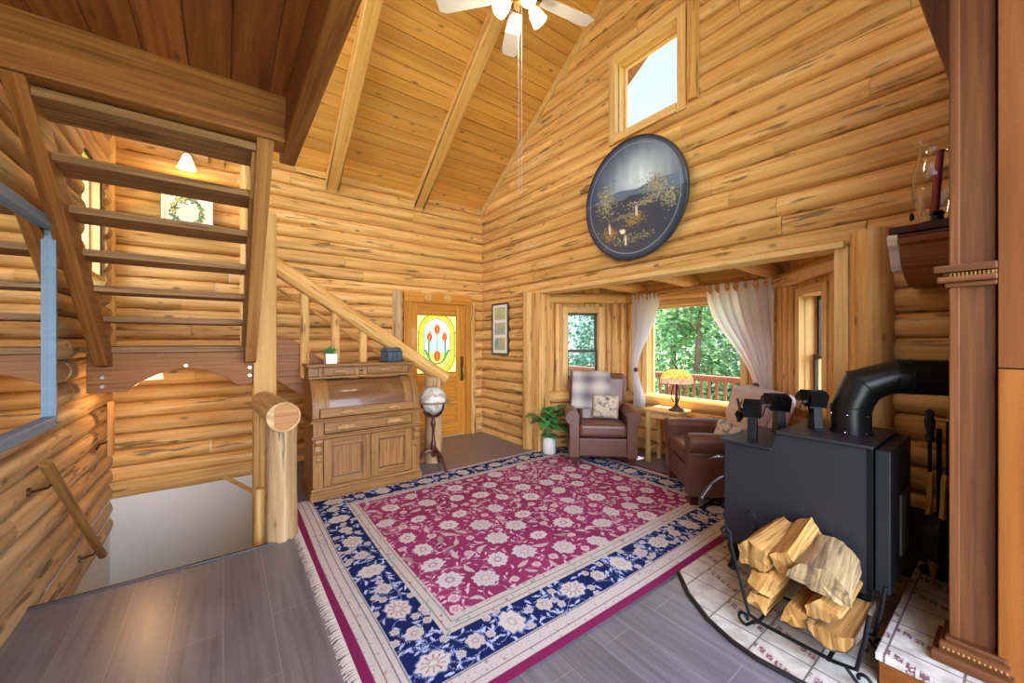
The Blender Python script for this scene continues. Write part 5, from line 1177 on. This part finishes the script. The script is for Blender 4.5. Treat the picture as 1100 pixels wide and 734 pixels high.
firewood([(-.075, -.05), (.04, -.07), (.07, .02), (.02, .07), (-.065, .055)], (XF, .845, .375), .36, -.12, .1, 'split log with a curved grain at the top left of the pile', tilt=.12)
firewood([(-.055, -.05), (.055, -.05), (.055, .035), (-.03, .06)], (XF+.02, .70, .395), .36, .0, -.25, 'squared split log between the top left log and the big half round', tilt=.20)
firewood(half(.122), (XF-.01, .555, .385), .36, .12, .18, 'largest half round log on top of the pile', None, .04, 'weathered')
firewood([(-.06, -.045), (.05, -.055), (.06, .01), (.0, .055), (-.05, .05)], (XF, .79, .262), .36, .0, .4, 'split log under the squared one at the left of the pile')
firewood([(-.05, -.035), (.05, -.04), (.035, .03), (-.04, .045)], (XF+.01, .82, .145), .34, .0, .2, 'small split log at the bottom left of the rack')
firewood(wedge(.10, 1.7), (XF, .66, .175), .36, .0, 2.6, 'wedge shaped log at the bottom middle of the pile')
firewood([(-.075, .0), (-.02, -.045), (.06, -.055), (.065, -.01), (.0, .045)], (XF-.01, .55, .265), .38, .0, -.1, 'split log directly below the largest half round', (1, 2))
firewood(half(.082), (XF-.02, .515, .158), .38, .0, 3.0, 'rounded log with bark at the bottom right of the rack', (0, 12))
# ------------------------------------------------------------------ fire tools
ft = thing('fireplace_tool_set', 'black fireplace tools with turned handles beside the pilaster', 'fireplace tools', (3.25, .29, .15))
W(MB().lathe([(0, 0), (.08, 0), (.08, .012), (.02, .025), (.012, .05), (0, .05)], 18, (3.25, .29, .151)), 'base', M['iron'], ft, smooth=True)
W(MB().tube([(3.25, .29, .16), (3.25, .29, .98)], .011, 8), 'post', M['iron'], ft, smooth=True)
W(MB().box(3.21, 3.225, .238, .262, .30, 1.03, 2), 'shovel_handle', M['iron'], ft, bevel=.003)
W(MB().box(3.205, 3.215, .205, .295, .17, .33), 'shovel_pan', M['iron'], ft, bevel=.003)
for dx, dy in ((-.05, .03), (.03, .04)):
    W(MB().tube([(3.25+dx, .29+dy, .22), (3.25+dx*.8, .29+dy, .92)], .007, 6), 'rod', M['iron'], ft, smooth=True)
    W(MB().lathe([(.008, 0), (.02, .02), (.012, .04), (.018, .08), (.022, .12), (.012, .15), (.018, .17), (0, .185)], 12, (3.25+dx*.8, .29+dy, .90)), 'turned_handle', M['dark'], ft, smooth=True)
bl = thing('bellows', 'yellow handled bellows with studded black leather leaning beside the tools', 'bellows', (3.08, .30, .152)); Rb_ = Matrix.Rotation(math.radians(-15), 4, 'Z') @ Matrix.Rotation(.10, 4, 'Y')
def bpart(mb, nm, mt, **k): mb.v = [tuple(Rb_ @ Vector(p)) for p in mb.v]; return mb.build(nm, mt, bl, **k)
for y in (-.022, .022):
    mb = MB(); mb.prism([(-.022, .36), (.022, .36), (.014, .44), (.017, .56), (.010, .60), (-.010, .60), (-.017, .56), (-.014, .44)], 1, y*1.2-.010, y*1.2+.010, grain=2); bpart(mb, 'handle', M['yellowwood'], bevel=.004)
mb = MB(); mb.prism([(-.016, .12), (.016, .12), (.05, .20), (.055, .28), (.03, .37), (-.03, .37), (-.055, .28), (-.05, .20)], 1, -.034, .034, grain=2); bpart(mb, 'leather_bag', M['blackleather'], bevel=.01)
for y in (-.022, .022):
    pts = []; rad = []
    for k in range(41):
        t = k/40; z = .135+.225*t; pts.append((-.018-.042*math.sin(PI*t)**.8, y, z)); rad.append(.0016+.005*max(0, math.sin(k*PI/2+.3))**2)
    bpart(MB().tube(pts, rad, 8), 'stud_trim', M['brass'], smooth=True)
mb = MB(); mb.lathe([(.008, 0), (.012, .05), (.02, .10), (.026, .13)], 12); bpart(mb, 'nozzle', M['oak'], smooth=True)
tag(W(MB().box(3.375, 3.395, .22, 1.05, .02, .46), 'shadow_panel', M['dark'], thing('stove_shadow_panel', 'low black panel standing in mostly for shadow behind the stove', 'shadow panel', (3.385, .6, .02)), bevel=.003))  # added black panel, the dark behind the stove is mostly shadow
# ------------------------------------------------------------------ outside
struct(MB().box(-30, 60, -30, 40, -1.3, -1.2).build('ground', plain('pale dry lawn', lin(150,168,120), .95, var=.25, nscale=.6)), 'pale green lawn outside')
struct(MB().box(4.75, 6.0, -1.5, 7.5, -.16, -.1, 1).build('terrace', plain('pale grey deck boards', lin(178,164,150), .7, var=.1)), 'pale grey deck outside the bay')  # deck colour paled to bounce whiter light into the bay
o = bpy.data.objects['terrace']; o.name = 'floor_deck'
rd = thing('deck_railing', 'red brown wooden deck railing seen through the wide window', 'railing', (5.8, 3.0, -.1))
W(MB().box(5.74, 5.88, -.6, 6.6, .925, .965, 1), 'top_rail', M['outwood'], rd, bevel=.004); W(MB().box(5.79, 5.83, -.6, 6.6, .885, .925, 1), 'upper_rail', M['outwood'], rd); W(MB().box(5.79, 5.83, -.6, 6.6, -.02, .06, 1), 'lower_rail', M['outwood'], rd)
for k in range(52): y = .3+.115*k; W(MB().box(5.795, 5.83, y-.017, y+.017, .06, .885, 2), 'baluster', M['outwood'], rd)
for y in (-.5, 1.3, 3.4, 5.4): W(MB().box(5.77, 5.87, y-.05, y+.05, -.1, .925, 2), 'post', M['outwood'], rd, bevel=.004)
def tree(x, y, h, r, fm, label, seed, n=6500, lean=.25):
    R = random.Random(seed); z0 = -1.2; t = thing('tree', label, 'tree', (x, y, z0), 0, 'trees beyond the deck')
    MB().log((0, 0, 0), (R.uniform(-.2, .2), R.uniform(-.2, .2), h*.8), .13, .04, seg=8, step=.5).build('trunk', M['bark'], t, smooth=True)
    mb = MB(); blobs = []
    for k in range(26):
        u = R.random(); rr = r*(1-u*.75)*R.uniform(.3, 1); a = R.uniform(0, 6.3); blobs.append((rr*math.cos(a), rr*math.sin(a), h*(.12+.85*u), r*R.uniform(.22, .42)))
    for k in range(n):
        b = blobs[k % 26]; d = Vector((R.gauss(0, 1), R.gauss(0, 1), R.gauss(0, 1))).normalized()*b[3]*R.uniform(.5, 1.1); p = Vector(b[:3])+d
        q = Vector((R.gauss(0, 1), R.gauss(0, 1), R.gauss(0, .6))).normalized(); w = q.cross(Vector((R.gauss(0, 1), R.gauss(0, 1), R.gauss(0, 1)))).normalized(); s = R.uniform(.045, .10)
        mb.add([p-q*s, p+w*s*.5, p+q*s, p-w*s*.5], [(0, 1, 2, 3)], None, R.random())
    mb.build('crown', fm, t); return t
TR = [(10.5, 3.2, 5.2, 1.7, 'fol2', 'dark blue green tree left of centre in the wide window'), (11.2, 6.6, 5.4, 1.9, 'fol1', 'leafy tree beyond the left narrow window'), (9.6, 5.1, 4.6, 1.4, 'fol1', 'bright leafy tree at the left edge of the wide window'),
      (12.0, 4.6, 6.0, 2.0, 'fol2', 'tall tree behind the middle of the wide window'), (9.8, 1.7, 4.6, 1.5, 'fol1', 'bright leafy tree at the right of the wide window'), (13.5, 1.0, 6.0, 2.2, 'fol2', 'dark tree behind the right curtain'),
      (9.4, 8.2, 5., 1.7, 'fol2', 'dark tree seen at the left of the left narrow window'), (14., 9.5, 6.5, 2.4, 'fol1', 'broad tree far beyond the left narrow window'), (15.5, 6.0, 6.5, 2.6, 'fol1', 'broad tree farthest behind the deck'), (8.6, .3, 4.4, 1.4, 'fol2', 'tree beyond the right narrow window'), (16., 3.5, 6.5, 2.6, 'fol2', 'wide dark tree farthest to the right behind the deck')]
for i, (x, y, h, r, fm, lb) in enumerate(TR): tree(x, y, h, r, M[fm], lb, 40+i)
# ------------------------------------------------------------------ light
w = bpy.data.worlds.new('World'); bpy.context.scene.world = w; w.use_nodes = True; N = w.node_tree.nodes; L = w.node_tree.links; bg = N['Background']
tc = N.new('ShaderNodeTexCoord'); sp = N.new('ShaderNodeSeparateXYZ'); L.new(tc.outputs['Generated'], sp.inputs[0])
r = ramp(N, [(.0, (.55, .55, .50, 1)), (.48, (.75, .76, .74, 1)), (.52, (.78, .87, 1.0, 1)), (1., (.42, .60, 1.0, 1))])
mr = N.new('ShaderNodeMapRange'); mr.inputs['From Min'].default_value = -1; mr.inputs['From Max'].default_value = 1; L.new(sp.outputs['Z'], mr.inputs['Value']); L.new(mr.outputs['Result'], r.inputs['Fac'])
L.new(r.outputs['Color'], bg.inputs['Color'])
dt = N.new('ShaderNodeVectorMath'); dt.operation = 'DOT_PRODUCT'; L.new(tc.outputs['Generated'], dt.inputs[0]); dt.inputs[1].default_value = (-.45, -.85, .28)
ms = N.new('ShaderNodeMapRange'); ms.interpolation_type = 'SMOOTHSTEP'; ms.inputs['From Min'].default_value = .1; ms.inputs['From Max'].default_value = .95; ms.inputs['To Min'].default_value = SKY; ms.inputs['To Max'].default_value = SKY*SKYB
L.new(dt.outputs['Value'], ms.inputs['Value']); L.new(ms.outputs['Result'], bg.inputs['Strength'])
def light(name, typ, loc, energy, col, size=.1, rot=None):
    l = bpy.data.lights.new(name, typ); l.energy = energy; l.color = col[:3]
    if typ == 'SUN': l.angle = size
    else: l.shadow_soft_size = size
    o = bpy.data.objects.new(name, l); C.objects.link(o); o.location = loc
    if rot: o.rotation_euler = rot
    return o
light('sun', 'SUN', (8, 2, 10), SUN, (1, .95, .86), .01, (math.radians(5), math.radians(17), 0))
light('fan_light', 'POINT', (1.78, 2.27, 3.72), FANW, lin(255,238,214), .14)
light('wall_lamp_light', 'POINT', (-.30, 5.12, 3.20), 6, lin(255,214,150), .05)
light('landing_lamp_light', 'POINT', (-.52, 4.55, 1.08), 7, lin(255,206,140), .05)
light('table_lamp_light', 'POINT', (4.27, 2.46, 1.03), 3, lin(255,214,160), .03)
# ------------------------------------------------------------------ camera
cam = bpy.data.cameras.new('camera'); co = bpy.data.objects.new('camera', cam); C.objects.link(co)
cam.sensor_fit = 'HORIZONTAL'; cam.sensor_width = 36; cam.lens = 413/1100*36; cam.clip_start = .02
co.location = (0, 0, 1.475); co.rotation_euler = (PI/2, 0, -math.atan2(.6003, .7998))
sc = bpy.context.scene; sc.camera = co
sc.view_settings.view_transform = 'Standard'; sc.view_settings.look = 'None'; sc.view_settings.gamma = 1; sc.view_settings.use_curve_mapping = False; sc.view_settings.exposure = EXPO
sc.cycles.max_bounces = 10; sc.cycles.diffuse_bounces = 6; sc.cycles.transparent_max_bounces = 16
